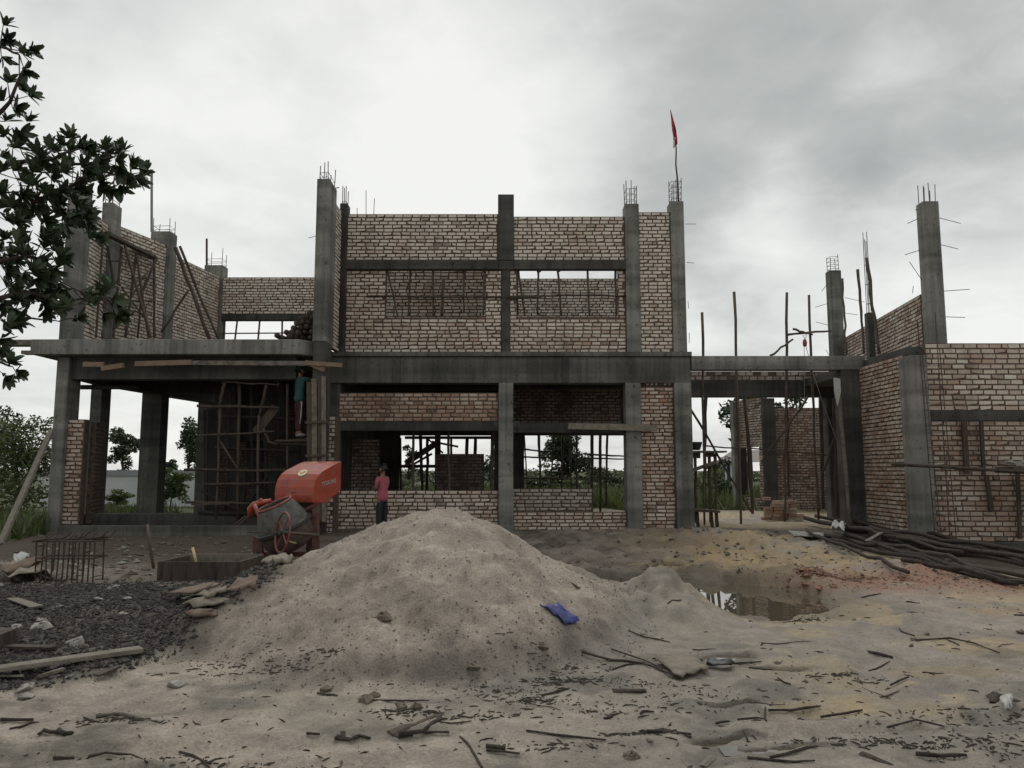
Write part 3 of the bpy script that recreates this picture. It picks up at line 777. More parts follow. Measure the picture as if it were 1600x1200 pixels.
# hidden side walls of the block and the partition are plain blockwork
block(main, 'side_wall', XB1 - .22, XB1 - .06, YF + .45, 24.6, ZL, ZL + 1.2, concrete_dark)
block(main, 'rear_beam', XB0 - .1, XB1 - .1, 24.4, 24.7, zat(680, 24.4), ZL - .262, concrete_dark)
block(main, 'side_wall', XB0 - .12, XB0 + .08, YF + .52, 24.398, G0, ZL - .262, concrete_dark)
block(main, 'rear_wall', XB0 - .1, xat(624, 720, 24.4), 24.41, 24.6, G0, zat(680, 24.4) - .002, concrete_dark)
block(main, 'rear_wall', xat(772, 720, 24.4), xat(819, 720, 24.4), 24.41, 24.6, G0, zat(680, 24.4) - .002, concrete_dark)
block(main, 'rear_wall', xat(976, 720, 24.4), XB1 - .4, 24.41, 24.6, G0, zat(680, 24.4) - .002, concrete_dark)
block(main, 'rear_sill', xat(624, 800, 24.4), xat(772, 800, 24.4), 24.42, 24.6, G0, zat(792, 24.4), concrete_dark)
block(main, 'rear_sill', xat(624, 740, 24.35), xat(690, 740, 24.35), 24.3, 24.40, zat(731, 24.3), zat(726, 24.3), concrete_dark)
block(main, 'rear_sill', xat(632, 740, 24.35), xat(770, 740, 24.35), 24.28, 24.39, zat(686, 24.3), zat(681.5, 24.3), concrete_dark)

# ---- brick panels of the middle block
fx = lambda a, b, y, Y: ((xat(a, y, Y), Y), (xat(b, y, Y), Y))
YW = YF + .055
brick_wall('pale brick panel under the sky, left of the blunt upper column', *((UC1[1], YW), (U2[0], YW)), T(406), T(333), red=.15, dirt_shade=.06)
brick_wall('pale brick panel under the sky, right of the blunt upper column', *((U2[1], YW), (U3[0], YW)), T(406), T(337), red=.22, dirt_shade=.08)
brick_wall('tall narrow upstairs brick strip under the flag, between the two right columns', *((U3[1], YW), (U4[0], YW)), ZL + .0, T(330), red=.14, dirt_shade=.10)
h0 = UC1[1]
wx = lambda px: xat(px, 455, YW) - h0
brick_wall('reddish upstairs brick wall with a propped window opening filled by another brick wall behind', *((h0, YW + .03), (xs[0], YW + .03)), ZL, T(421),
           holes=[(wx(603), wx(759), T(495), T(420))], red=.42, dirt_shade=.12)
h1 = xs[1]
wx = lambda px: xat(px, 455, YW) - h1
brick_wall('upstairs brick wall with a propped window opening showing a strip of sky', *((h1, YW + .03), (U3[0], YW + .03)), ZL, T(421),
           holes=[(wx(808), wx(966), T(494), T(420))], red=.40, dirt_shade=.12)
brick_wall('shaded brick wall seen through the upper left window opening, behind its props', (xat(585, 450, 20.6), 20.6), (xat(782, 450, 20.6), 20.6), zat(520, 20.6), zat(405, 20.6), red=.42, dirt_shade=.14)
brick_wall('far brick wall seen through the upper right window opening, topped by sky', (xat(786, 450, 24), 24), (xat(1000, 450, 24), 24), zat(520, 24), zat(435, 24), red=.32, dirt_shade=.18)
Yg = YF + .09
brick_wall('hanging red brick panel above the lintel in the left ground-floor bay', (C1[1], Yg), (C2[0], Yg), T(657.5), T(613), red=.95, dirt_shade=.2, ragged=.0)
brick_wall('low pale brick sill wall behind the person in the pink shirt', (C1[1] - .12, Yg), (C2[0], Yg), G0 + .45, T(766), red=.42, dirt_shade=.14)
brick_wall('lowest three courses of brick across the right ground-floor bay', (C2[1], Yg), (C3[0], Yg), G0 + .45, T(800), red=.5, dirt_shade=.22)
brick_wall('grey set-back brick sill behind the right ground-floor opening', (xat(800, 780, 19.4), 19.4), (xat(926, 780, 19.4), 19.4), G0 + .3, zat(763, 19.4), red=.25, dirt_shade=.42)
zt = T(604)
bw = brick_wall('narrow ground-floor brick panel with slanting top bricks, between the two right columns', (C3[1], YW + .03), (C4[0], YW + .03), G0 + .3, zt, red=.8, dirt_shade=.14)
for k in range(7):       # slanting soldier bricks wedged under the beam
    x = C3[1] + .06 + k * .108
    v = bpy.data.objects.new('brick', PROTO_ME[k]); COL.objects.link(v); v.parent = bw
    v.location = Vector((x, YW + .06, zt + .225)) - WLOC[bw.name]; v.rotation_euler = (0, R(58), 0); v.scale = (.22, 1, .07); v.color = (.4, .45, 0, 1)
MB().box(C3[1], C4[0], YW + .09, YW + .2, zt, T(586)).build('mortar_bed', mortar, bw)
brick_wall('dark brick wall with stepped top deep inside the left ground-floor bay', (xat(680, 750, 22), 22), (xat(756, 750, 22), 22), G0 + .3, zat(709, 22), red=.5, dirt_shade=.85, parts=False)
brick_wall('shaded brick partition inside the left ground-floor bay, left of the person', (xat(540, 740, 21), 21), (xat(592, 740, 21), 21), G0 + .3, zat(686, 21), red=.4, dirt_shade=.55)
brick_wall('shaded brick wall high inside the right ground-floor bay', (C2[1] - .1, 22.6), (C3[1] + .1, 22.6), zat(676, 22.6), ZL - .28, red=.6, dirt_shade=.6, parts=False)
brick_wall('receding brick fin wall behind the tallest front column', (XA1 - .06, 17.62), (XA1 - .06, YF - .04), ZL, zat(314, 17.7), red=.25, dirt_shade=.12, parts=False, thick=.1)
brick_wall('narrow strip of pale bricks beside the plank formwork', (xat(512, 690, 17.55), 17.55), (xat(524, 690, 17.55), 17.55), G0 + .3, zat(650, 17.6), red=.12, dirt_shade=.1, thick=.5, L=.2)

# ---- left wing
left = empty('unfinished_building', (-7, 20.5, 0), 'grey concrete frame of left wing with overhanging porch slab and four tall columns', 'building')
LP = [(-9.98, 17.2, 68.2), (-9.87, 18.9, 63.6), (-9.47, 21.1, 56.8), (-9.30, 24.0, 48.8)]
zt_ = [zat(285, 17.2), zat(316, 18.9), zat(361, 21.1), zat(414, 24.0)]
ZS = zat(530, 16.9)
lw = [(100, 119, 400, .52), (155, 172, 400, .45), (231, 262, 450, .45), (317, 346, 470, .45)]
LCOL = []
for k, (a, b, y, dp) in enumerate(lw):
    Y = LP[k][1]; x0, x1 = xat(a, y, Y), xat(b, y, Y)
    LCOL.append((x0, x1, Y, Y + dp))
    c = column(left, x0, x1, Y, Y + dp, ZS - .02, zt_[k], concrete, (.5, .75, .42, .55)[k], 4, (1, 2, 2, 2)[k])
    column(left, x0 - .0, x1, Y, Y + dp, G0, ZS - .36, concrete if k == 0 else beam_m)  # inner columns get the darker concrete to paint in the porch shade
c3 = [o for o in left.children if o.name.startswith('column')]
rod('standing_pipe', at(237, 362, 21.2), at(237, 265, 21.2), .038, pipe_m, left)
rod('standing_pipe', at(323, 416, 24.1), at(323, 373, 24.1), .035, steel, left)
XS0, XS1 = xat(47, 545, 16.9), xat(491, 555, 16.9)
ms = MB().prism([(XS0, 16.9, ZS - .34), (XS1 - .35, 16.9, ZS - .34), (XS1, 17.35, ZS - .34), (XS1, 24.5, ZS - .34), (XS0, 24.5, ZS - .34)], (0, 0, .34))
ms.build('porch_slab', concrete, left, bevel=.015)
block(left, 'slab_edge_board', xat(10, 532, 17.2), XS0 - .004, 17.0, 17.25, ZS - .12, ZS + .01, wood_grey)
block(left, 'slab_edge_board', xat(37, 548, 17.2), XS0 - .004, 17.1, 17.3, ZS - .30, ZS - .22, wood_grey)
block(left, 'cross_beam', LCOL[0][0] + .05, XS1 - .5, 17.3, 17.65, ZS - .85, ZS - .342, concrete_dark)
block(left, 'cross_beam', LCOL[2][1] + .003, XB0 - .125, 21.15, 21.5, ZS - .8, ZS - .342, concrete_dark)
for k in range(3):
    a, b = LCOL[k], LCOL[k + 1]
    MB().prism([(a[0] + .05, a[3] + .003, ZS - .8), (a[1] - .02, a[3] + .003, ZS - .8), (b[1] - .02, b[2] - .003, ZS - .8), (b[0] + .05, b[2] - .003, ZS - .8)], (0, 0, .458)).build('side_beam', concrete_dark, left)
rod('rail', at(126, 605, 17.9), at(216, 605, 18.9), .055, concrete_dark, left)
# plinth
block(left, 'plinth', xat(88, 835, 16.85), XA0 - .05, 16.85, 17.15, G0, zat(822, 16.85), beam_m)
block(left, 'floor_step', xat(120, 812, 18.2), XA0 - .05, 17.9, 18.5, G0, zat(803, 18), concrete_dark)
block(left, 'rear_beam', LCOL[3][1], XB0 - .2, 24.05, 24.3, zat(500, 24.05), zat(490, 24.05), concrete_dark)
# formwork boards left under the slab edge
for (a, b, w, y, m, Y) in (((131, 569), (163, 570), .11, 17.0, wood_warm, 16.95), ((159, 576), (193, 571), .11, 17.0, wood_warm, 16.88), ((212, 569), (300, 566), .11, 17.0, wood_warm, 16.92), ((300, 567), (482, 568), .10, 17, wood_grey, 16.97), ((481, 567), (535, 571), .10, 16.8, wood_warm, 16.7), ((478, 566), (508, 578), .1, 17, wood_warm, 16.75)):
    MB().bar(at(*a, Y), at(*b, Y), .09, w, jit=.006).build('formwork_board', m, left)
# left wing walls
for k in range(3):
    a, b = LCOL[k], LCOL[k + 1]
    lab = ('receding upstairs brick wall between the first two left columns, half hidden by leaves', 'receding upstairs brick wall behind the steel trestle', 'receding upstairs brick wall behind the two leaning poles')[k]
    brick_wall(lab, (a[1] - .08, a[3]), (b[1] - .08, b[2]), ZS, zat((322, 345, 393)[k], (17.5, 19.0, 21.2)[k]), red=.34, dirt_shade=.12, parts=False)
brick_wall('pale brick wall band along the back of left terrace, above thin posts', (LCOL[3][1], 24.06), (XA0 + .9, 24.06), zat(490, 24.06), zat(433, 24.06), red=.22, dirt_shade=.12)
for (px) in (348, 368, 403, 438, 474):
    rod('window_post', at(px + random.uniform(-1, 3), 531, 24.15), at(px + 3, 499, 24.15), .03, wood_dark, left)
rod('window_rail', at(346, 521, 24.12), at(492, 520, 24.12), .022, wood_dark, left)
# ground-floor masonry under the porch
a, b = LCOL[0], LCOL[1]
brick_wall('narrow pier of pale bricks against the leftmost ground column', (a[1] + .0, a[2] + .1), (a[1] + .38, a[2] + .1), zat(822, 16.85), zat(655, 17.3), red=.7, dirt_shade=.16, thick=.2)['label'] = 'narrow pier of pale bricks against the leftmost ground column'
brick_wall('dark half-built brick wall with stepped top under the left end of porch', (a[1] + .4, a[3] + .05), (b[1] + .15, b[2] + .1), zat(822, 16.85), zat(660, 18), red=.6, dirt_shade=1.0, parts=False, ragged=.5)  # wall colour darkened to paint in the shadow under the porch
brick_wall('dim brick wall at the back of the porch behind the pole scaffold', (xat(334, 700, 22.8), 22.8), (XB0 - .13, 22.8), G0 + .3, ZS - .345, red=.45, dirt_shade=1.05, parts=False, ragged=0)  # bricks darkened almost fully, painting the deep porch shade into them

# ---- right wing
right = empty('unfinished_building', (10.5, 19, 0), 'concrete frame of the right wing with link beam and one tall bare column', 'building')
XR = xat(1320, 700, 18.5)
block(right, 'link_beam', XB1 + .022, xat(1352, 565, 18.5), 18.5, 18.82, T(577.5), T(556), concrete)
X1 = xat(1420, 700, 16.4)
R0 = column(right, XR, X1 + .12, 18.52, 18.96, G0, T(578), concrete_dark)
rb = block(right, 'rear_beam', XB1 - .1, xat(1312, 605, 22.3), 22.3, 22.6, zat(620, 22.3), zat(594, 22.3), concrete_dark)
column(right, xat(1296, 700, 22.2), xat(1312, 700, 22.2), 22.25, 22.6, G0, zat(620, 22.3) - .002, concrete_dark)
YR = 16.0
c2x = (xat(1430, 700, YR), xat(1457, 700, YR))
column(right, *c2x, YR, YR + .5, zat(866, YR), zat(555, YR), concrete, lab='near corner column of the right wing with pale left face')
c4x = (xat(1449, 430, 17.5), xat(1474, 430, 17.5))
c4 = column(right, *c4x, 17.5, 17.82, T(560), zat(314, 17.5), concrete, .42, 6, 0, lab='tall bare column with tie bars sticking out of both sides')
for (a, b) in (((1436, 341), (1418, 349)), ((1437, 391), (1414, 398)), ((1440, 437), (1421, 409)), ((1466, 340), (1501, 349)), ((1469, 382), (1497, 389)), ((1473, 455), (1515, 452)), ((1475, 495), (1508, 496)), ((1437, 326), (1430, 328)), ((1426, 458), (1427, 447))):
    rod('tie_bar', at(*a, 17.75), at(*b, 17.75), .008, steel, c4)
Y5 = 24.0
c5x = (xat(1299, 480, Y5), xat(1317, 480, Y5))
c5 = column(right, *c5x, Y5, Y5 + .35, zat(560, Y5), zat(422, Y5), concrete, .5, 4, 4)
for (a, b) in (((1294, 442), (1284, 455)), ((1294, 474), (1274, 480)), ((1320, 465), (1351, 472)), ((1320, 489), (1340, 492)), ((1294, 508), (1275, 503)), ((1296, 556), (1290, 546))):
    rod('tie_bar', at(*a, Y5 + .1), at(*b, Y5 + .1), .008, steel, c5)
c6 = column(right, xat(1357, 520, 20.6), xat(1367, 520, 20.6), 20.6, 20.8, T(560), zat(488, 20.6), wood_dark and concrete_dark, 2.1, 4, 3)
block(right, 'floor_slab', X1 + .1, 13.6, 16.4, 24.6, T(578), T(563), concrete_dark)
ux0, ux1 = c4x[0] + .02, c5x[1] - .02
bw = brick_wall('upstairs brick wall climbing towards the tall bare column on the right wing', (ux1, Y5), (ux0, 17.9), T(562), zat(455, 17.6), red=.55, dirt_shade=.18, parts=True)
brick_wall('receding ground-floor brick wall left of the right wing corner column', (X1, 18.95), (X1, YR + .45), zat(842, YR), zat(549, YR), red=.82, dirt_shade=.10, L=.205, course=.0915)
YQ = 16.22
brick_wall('large-brick upper wall at the right edge, above its long dark lintel', (c2x[1] + .1, YQ), (13.6, YQ), zat(641, YQ), zat(536, YQ), red=.5, dirt_shade=.16, course=.107, L=.27)
brick_wall('large-brick lower wall at right edge behind the tall rebar cage', (c2x[1] + .0, YQ), (13.6, YQ), zat(846, YQ), zat(657, YQ), red=.66, dirt_shade=.30, course=.107, L=.27)
block(right, 'lintel', c2x[1] + .02, 13.6, YQ - .03, YQ + .2, zat(657.5, YQ), zat(641.5, YQ), concrete_dark)
block(right, 'plinth', c2x[0] - .03, 13.6, YQ - .16, YQ + .3, -.8, zat(846.5, YQ), concrete_dark)
MB().prism([(X1 - .02, 18.5, -.6), (X1 + .1, 18.5, -.6), (X1 + .1, YR + .2, -.6), (X1 - .02, YR + .2, -.6)], (0, 0, .6 + zat(842, YR))).build('plinth', concrete_dark, right)
block(right, 'side_wall', X1 + .125, X1 + .26, YR + .52, 18.95, zat(842, YR), T(579), concrete_dark)
brick_wall('broken course of bricks lying along the rear link beam with gaps of sky', (XB1 - .1, 22.32), (xat(1305, 600, 22.3), 22.32), zat(594, 22.3), zat(580, 22.3), red=.45, dirt_shade=.5, course=.12, ragged=.25, thick=.10)

# ---- house behind the gap
back = empty('unfinished_building', (7.5, 29, 0), 'one-storey unfinished brick house behind the gap, with a concrete corner column', 'building')
YBk = 27.0
column(back, xat(1193, 700, YBk), xat(1213, 700, YBk), YBk, YBk + .5, -.2, zat(622, YBk), concrete_dark)
column(back, xat(1146, 700, YBk + 1.6), xat(1151, 700, YBk + 1.6), YBk + 1.5, YBk + 1.9, -.2, zat(628, YBk + 1.5), concrete)
column(back, xat(1168, 700, YBk + .8), xat(1172, 700, YBk + .8), YBk + .7, YBk + .9, .8, zat(695, YBk + .8), concrete)
pA, pB = (xat(1148, 700, YBk + 1.7), YBk + 1.7), (xat(1193, 700, YBk), YBk + .1)
lnA = math.hypot(pB[0] - pA[0], pB[1] - pA[1])
zo0, zo1 = zat(775, YBk + .8), zat(698, YBk + .8)
brick_wall('short brick house wall with a dark window opening, seen beyond the gap', pA, pB, -.1, zat(622, YBk + .5), holes=[(.12, lnA - .22, zo0, zo1)], red=.5, dirt_shade=.35)
block(back, 'dark_room', pA[0] + .4, pB[0] + .2, YBk + 2.6, YBk + 2.8, -.1, 3.4, concrete_dark)
brick_wall('broad red-brown brick wall of the house beyond the gap, right of its corner column', (xat(1213, 700, YBk + .1), YBk + .1), (xat(1345, 700, YBk + .1), YBk + .1), -.1, zat(637, YBk + .1), red=.72, dirt_shade=.48)
# ================================================================== POLES, SCAFFOLDS, FORMWORK
def P3(a, Y): return at(a[0], a[1], Y)
def pole_set(name, label, cat, items, base, m=bamboo, r=.028, amp=.012):
    e_ = empty(name, base, label, cat)
    for it in items:
        (a, Ya, b, Yb) = it[:4]; rr = it[4] if len(it) > 4 else r
        pole(it[5] if len(it) > 5 else 'pole', P3(a, Ya), P3(b, Yb), rr, m, e_, amp=amp)
    return e_
Yw = 18.62
pole_set('window_props', 'dark lashed poles propping the reddish upper left window opening', 'props', [
    ((605, 422), Yw, (621, 493), Yw), ((641, 422), Yw, (638, 493), Yw), ((677, 422), Yw, (677, 493), Yw), ((724, 422), Yw, (725, 488), Yw), ((757, 422), Yw, (755, 492), Yw), ((573, 463), Yw - .06, (846, 464), Yw - .06, .03),
    ((693, 437), 18.75, (690, 493), 18.75, .04)], at(680, 495, 18.6), wood_dark)
pole_set('window_props', 'dark lashed poles propping the upper right window opening against the sky', 'props', [
    ((808, 421), Yw, (809, 492), Yw), ((810, 421), Yw, (820, 493), Yw), ((841, 421), Yw, (840, 492), Yw), ((871, 421), Yw, (877, 493), Yw), ((918, 421), Yw, (921, 493), Yw), ((962, 421), Yw, (963, 492), Yw, .034), ((790, 467), Yw - .06, (882, 461), Yw - .06, .024), ((870, 461), Yw - .06, (980, 462), Yw - .06, .024),
    ((873, 421), Yw, (873, 425), Yw, .06), ((841, 421), Yw, (842, 425), Yw, .06)], at(885, 495, 18.6), wood_dark)
pole_set('pole_lattice', 'lattice of thin dark poles standing across the right ground-floor opening', 'scaffold', [
    ((819, 680), 24.8, (824, 764), 24.8), ((842, 680), 24.9, (845, 765), 24.9, .045), ((865, 680), 24.8, (860, 762), 24.8), ((879, 680), 24.8, (878, 765), 24.8, .04), ((901, 680), 25, (901, 765), 25, .04),
    ((925, 680), 24.8, (925, 800), 24.8, .055), ((938, 680), 24.8, (938, 800), 24.8, .05), ((949, 680), 24.8, (947, 790), 24.8, .04), ((890, 680), 25, (893, 765), 25, .03),
    ((816, 702), 24.7, (862, 706), 24.7, .03), ((816, 714), 24.7, (866, 715), 24.7, .03), ((912, 709), 24.7, (978, 713), 24.7, .03), ((818, 747), 24.7, (925, 748), 24.7, .026), ((912, 716), 24.7, (978, 717), 24.7, .026)], (2.2, 24.8, .2), wood_dark)
for k, (a, b, Y, r) in enumerate((((646, 674), (646, 764), 19.4, .034), ((657, 680), (660, 765), 22.8, .05), ((668, 682), (667, 766), 23, .045), ((701, 673), (702, 764), 19.6, .034), ((705, 684), (704, 712), 23.2, .04), ((730, 684), (726, 710), 23.2, .05), ((743, 684), (739, 712), 23.2, .05), ((625, 684), (627, 768), 23.4, .04), ((770, 676), (768, 766), 19.5, .05))):
    o = pole('timber_prop', P3(a, Y), P3((b[0], 815 if Y < 22 else 800), Y), r, wood_dark if Y > 20 else bamboo)  # props further in take a darker wood that paints the indoor shade
    lab = {0: 'pale thin prop pole in the left ground-floor opening, right of the person', 3: 'pale thin prop pole before the dark stepped brick wall in the opening', 8: 'dark prop pole against the right edge of the left ground-floor opening'}.get(k, 'dark prop pole standing deep inside the left ground-floor bay')
    tag(o, lab, 'prop', 'timber props under the floor')
st = empty('plank_stair', at(640, 790, 22.6), 'dark sloping plank stair stringer with post inside the left ground-floor bay', 'stair')
MB().bar(at(634, 724, 22.6), at(683, 692, 22.6), .2, .16).build('stringer', wood_dark, st)
MB().bar(at(645, 726, 22.7), at(675, 709, 22.7), .1, .06).build('stringer', wood_dark, st)
MB().bar(at(684, 668, 22.7), at(684, 800, 22.7), .16, .16).build('post', wood_dark, st)
MB().bar(at(675, 690, 22.4), at(716, 698, 22.4), .05, .06).build('brace', wood_dark, st)
MB().bar(at(669, 686, 22.5), at(692, 708, 22.5), .05, .05).build('brace', wood_dark, st)
pl = MB().bar(at(888, 665.5, YF - .12), at(1026, 668, YF - .12), .05, .15, jit=.012).build('plank', wood_grey)
tag(pl, 'rough grey plank nailed across lintel and column of the right ground-floor bay', 'plank')
# trestle on the left terrace
Yt = 18.6
tr = empty('trestle', at(205, 528, 19.5), 'dark steel lattice trestle with a plank platform on the left terrace', 'trestle')
MB().prism([at(157, 366, 18.2), at(170, 366, 18.1), at(245, 404, 20.6), at(236, 404, 20.8)], (0, 0, .07)).build('platform', wood_dark, tr)
for (a, Ya, b, Yb, r) in (((190, 385), 19, (177, 528), 19, .035), ((195, 383), 19, (236, 528), 19.4, .035), ((213, 397), 19.6, (196, 528), 19.4, .035), ((213, 397), 19.6, (232, 528), 19.6, .03), ((241, 404), 20.5, (241, 528), 20.5, .035), ((245, 402), 20.5, (221, 460), 20, .035), ((166, 372), 18.3, (178, 445), 18.8, .03), ((161, 372), 18.3, (150, 528), 18.3, .03), ((222, 455), 20, (215, 528), 20, .03),
                        ((208, 434), 19.6, (243, 435), 20.5, .025), ((209, 470), 19.6, (243, 470), 20.5, .025), ((166, 407), 18.6, (186, 408), 19, .025), ((176, 515), 19, (212, 485), 19.4, .025), ((183, 440), 19, (228, 500), 19.6, .022), ((226, 430), 19.9, (188, 492), 19.2, .022)):
    rod('brace', P3(a, Ya), P3(b, Yb), r, steel, tr)
for (a, b, Y, r, lab) in (((274, 387), (327, 530), 20.2, .055, 'thick dark pole leaning over the left terrace, left of its twin'), ((281, 385), (341, 530), 20.4, .04, 'thinner dark pole leaning over the left terrace, right of its twin'), ((295, 452), (252, 520), 20.1, .03, 'short dark pole bracing the leaning pair on the left terrace')):
    tag(pole('leaning_pole', P3(a, Y), P3(b, Y), r, wood_dark, amp=.02), lab, 'pole')
# stack of dark poles on the terrace
sk = 0
tp = []
for (px, py) in [(432, 524), (442, 527), (452, 526), (462, 526), (472, 526), (484, 527), (447, 519), (455, 520), (465, 519), (475, 518), (486, 518), (458, 512), (468, 511), (478, 510), (488, 510), (463, 505), (472, 503), (482, 502), (490, 502), (470, 497), (478, 494), (487, 494), (483, 488), (491, 487)]:
    p = at(px, py, 18.2 + random.uniform(-.1, .1))
    q = p + Vector((random.uniform(.2, .5), 2.6, random.uniform(.0, .2)))
    o = pole('stacked_pole', p, q, .06 + random.uniform(-.01, .02), wood_dark, amp=.02)
    tag(o, 'dark log end in the stack on the porch slab beside the tallest column', 'log', 'logs stacked on the porch slab')
# porch scaffold
Ys = 17.5
sc_ = pole_set('scaffold', 'rickety scaffold of thin poles and planks in the porch, behind the orange mixer', 'scaffold', [
    ((352, 594), Ys, (343, 632), Ys, .04), ((344, 628), Ys + .1, (338, 812), Ys, .035), ((374, 597), Ys + .2, (371, 812), Ys + .2, .04), ((418, 598), Ys, (405, 650), Ys, .038), ((405, 648), Ys, (402, 812), Ys, .035), ((449, 600), Ys, (449, 812), Ys, .03), ((345, 572), Ys + .3, (347, 600), Ys + .3, .03), ((393, 571), Ys + .3, (393, 600), Ys + .3, .03), ((433, 571), Ys + .3, (434, 605), Ys + .3, .03),
    ((350, 597), Ys - .05, (437, 601), Ys - .05, .022), ((308, 634), Ys, (436, 637), Ys, .034), ((309, 681), Ys - .1, (429, 674), Ys - .1, .026), ((288, 734), Ys, (462, 735), Ys, .035), ((318, 757), Ys - .05, (430, 754), Ys - .05, .03), ((290, 785), Ys - .3, (396, 787), Ys - .3, .03), ((412, 670), Ys - .05, (420, 690), Ys - .05, .03), ((418, 690), Ys - .05, (436, 694), Ys - .05, .03),
    ((392, 803), Ys - .3, (342, 846), Ys - .5, .024), ((384, 806), Ys - .3, (330, 848), Ys - .5, .02), ((428, 690), Ys + .1, (512, 684), Ys - .3, .03), ((436, 692), Ys, (514, 696), Ys - .2, .034), ((478, 680), Ys - .4, (512, 674), Ys - .5, .022), ((511, 572), Ys - .6, (511, 738), Ys - .6, .03), ((345, 690), Ys, (372, 735), Ys, .026)], at(390, 815, Ys), wood_dark)  # scaffold wood kept dark so its colour carries the porch shade
MB().bar(at(400, 676, Ys + .1), at(431, 636, Ys + .1), .04, .2).build('plank', wood_dark, sc_)
MB().bar(at(438, 689, Ys + .12), at(508, 689, Ys + .0), .5, .04).build('platform', wood_dark, sc_)
MB().bar(at(300, 788, Ys - .4), at(360, 786, Ys - .2), .3, .04).build('platform', wood_dark, sc_)
shade_ply = mat('shade-darkened ply', (.026, .023, .020), .85, .4, 6, .3, 40)  # near-black colour puts deep porch shade into the boards and props
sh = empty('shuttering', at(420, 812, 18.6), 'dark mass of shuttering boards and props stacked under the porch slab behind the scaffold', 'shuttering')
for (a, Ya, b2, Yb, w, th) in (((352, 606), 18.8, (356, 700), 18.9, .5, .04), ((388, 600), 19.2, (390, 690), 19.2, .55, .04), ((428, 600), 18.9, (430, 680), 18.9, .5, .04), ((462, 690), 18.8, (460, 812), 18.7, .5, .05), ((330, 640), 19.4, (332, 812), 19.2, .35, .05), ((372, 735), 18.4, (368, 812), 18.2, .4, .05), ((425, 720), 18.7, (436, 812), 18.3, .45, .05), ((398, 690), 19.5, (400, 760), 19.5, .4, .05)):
    MB().bar(P3(a, Ya), P3(b2, Yb), w, th, up=(0, 1, 0), jit=.015).build('board', shade_ply, sh)
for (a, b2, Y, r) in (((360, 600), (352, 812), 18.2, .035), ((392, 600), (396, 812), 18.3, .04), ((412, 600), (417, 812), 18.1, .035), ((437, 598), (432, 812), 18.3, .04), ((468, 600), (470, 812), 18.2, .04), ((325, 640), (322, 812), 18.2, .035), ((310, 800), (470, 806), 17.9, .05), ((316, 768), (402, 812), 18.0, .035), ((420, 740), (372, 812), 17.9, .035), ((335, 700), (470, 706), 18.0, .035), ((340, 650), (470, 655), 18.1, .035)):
    pole('prop', P3(a, Y), P3(b2, Y), r, shade_ply, sh, amp=.02)
# plank formwork round the corner column
fw = empty('column_formwork', at(496, 815, 16.8), 'upright grey plank formwork boards around the corner column, beside the worker in teal', 'formwork')
for (px, y0, y1, w, m, dy) in ((483, 597, 815, .10, wood_dark, .05), (491, 592, 815, .11, wood_grey, 0), (499, 590, 815, .07, wood_dark, .02), (505.5, 588, 815, .10, wood_grey, -.01)):
    MB().bar(at(px, y0, 16.78 + dy), at(px + 1, y1, 16.78 + dy), w, .03, up=(0, 1, 0), jit=.004).build('board', m, fw)
for y in (660, 712, 770): MB().bar(at(477, y, 16.72), at(512, y - 1, 16.72), .04, .05).build('clamp', wood_dark, fw)
# link-beam area: tall standing poles
Yp = 20.4
for (a, b, Y, r, lab) in (((1097, 488), (1101, 820), 20.2, .035, 'leftmost standing pole behind the link beam, shortest of the row'), ((1147, 456), (1158, 820), 20.4, .038, 'crooked second pole from left standing behind the link beam'), ((1229.5, 457), (1226, 815), 20.4, .035, 'straight upright pole carrying the pulley cross pole'), ((1264, 461), (1279, 812), 20.4, .035, 'leaning pole just right of the red pulley'),
                          ((1316, 435), (1323, 553), 19.6, .032, 'leftmost of three poles against the climbing upstairs brick wall'), ((1340, 421), (1350, 553), 19.6, .036, 'middle of three poles against the climbing upstairs brick wall'), ((1354, 403), (1374, 553), 19.4, .045, 'thickest, rightmost of three poles against the climbing upstairs brick wall')):
    tag(pole('standing_pole', P3(a, Y), P3(b, Y), r, bamboo, amp=.025, n=8), lab, 'pole')
ph = empty('pulley_hoist', at(1260, 520, 20.3), 'lashed cross poles with a small red pulley and rope above the link beam', 'hoist')
pole('cross_pole', at(1230, 523, 20.3), at(1299, 517, 20.3), .032, bamboo, ph)
pole('cross_pole', at(1239, 514, 20.2), at(1270, 523, 20.2), .03, bamboo, ph)
pole('cross_pole', at(1203, 556, 20.3), at(1239, 530, 20.3), .03, bamboo, ph)
MB().lathe([(.0, -.1), (.045, -.09), (.06, 0), (.045, .08), (.02, .11), (0, .11)], at(1257.5, 536, 20.3), (0, 0, 1), n=10).build('pulley', hook_m, ph, smooth=True)
MB().tube([at(1257, 531, 20.3), at(1257, 527, 20.3), at(1254, 525, 20.3), at(1258, 523, 20.3), at(1261, 525, 20.3), at(1258, 529, 20.3)], .008, n=5).build('hook', steel, ph)
MB().tube([at(1256.6, 540, 20.3), at(1257, 625, 20.3)], .007, n=5).build('rope', rope_m, ph)
MB().tube([at(1259, 540, 20.3), at(1268, 575, 20.3), at(1284, 625, 20.3), at(1308, 690, 20.3)], .008, n=5).build('rope', rope_m, ph)
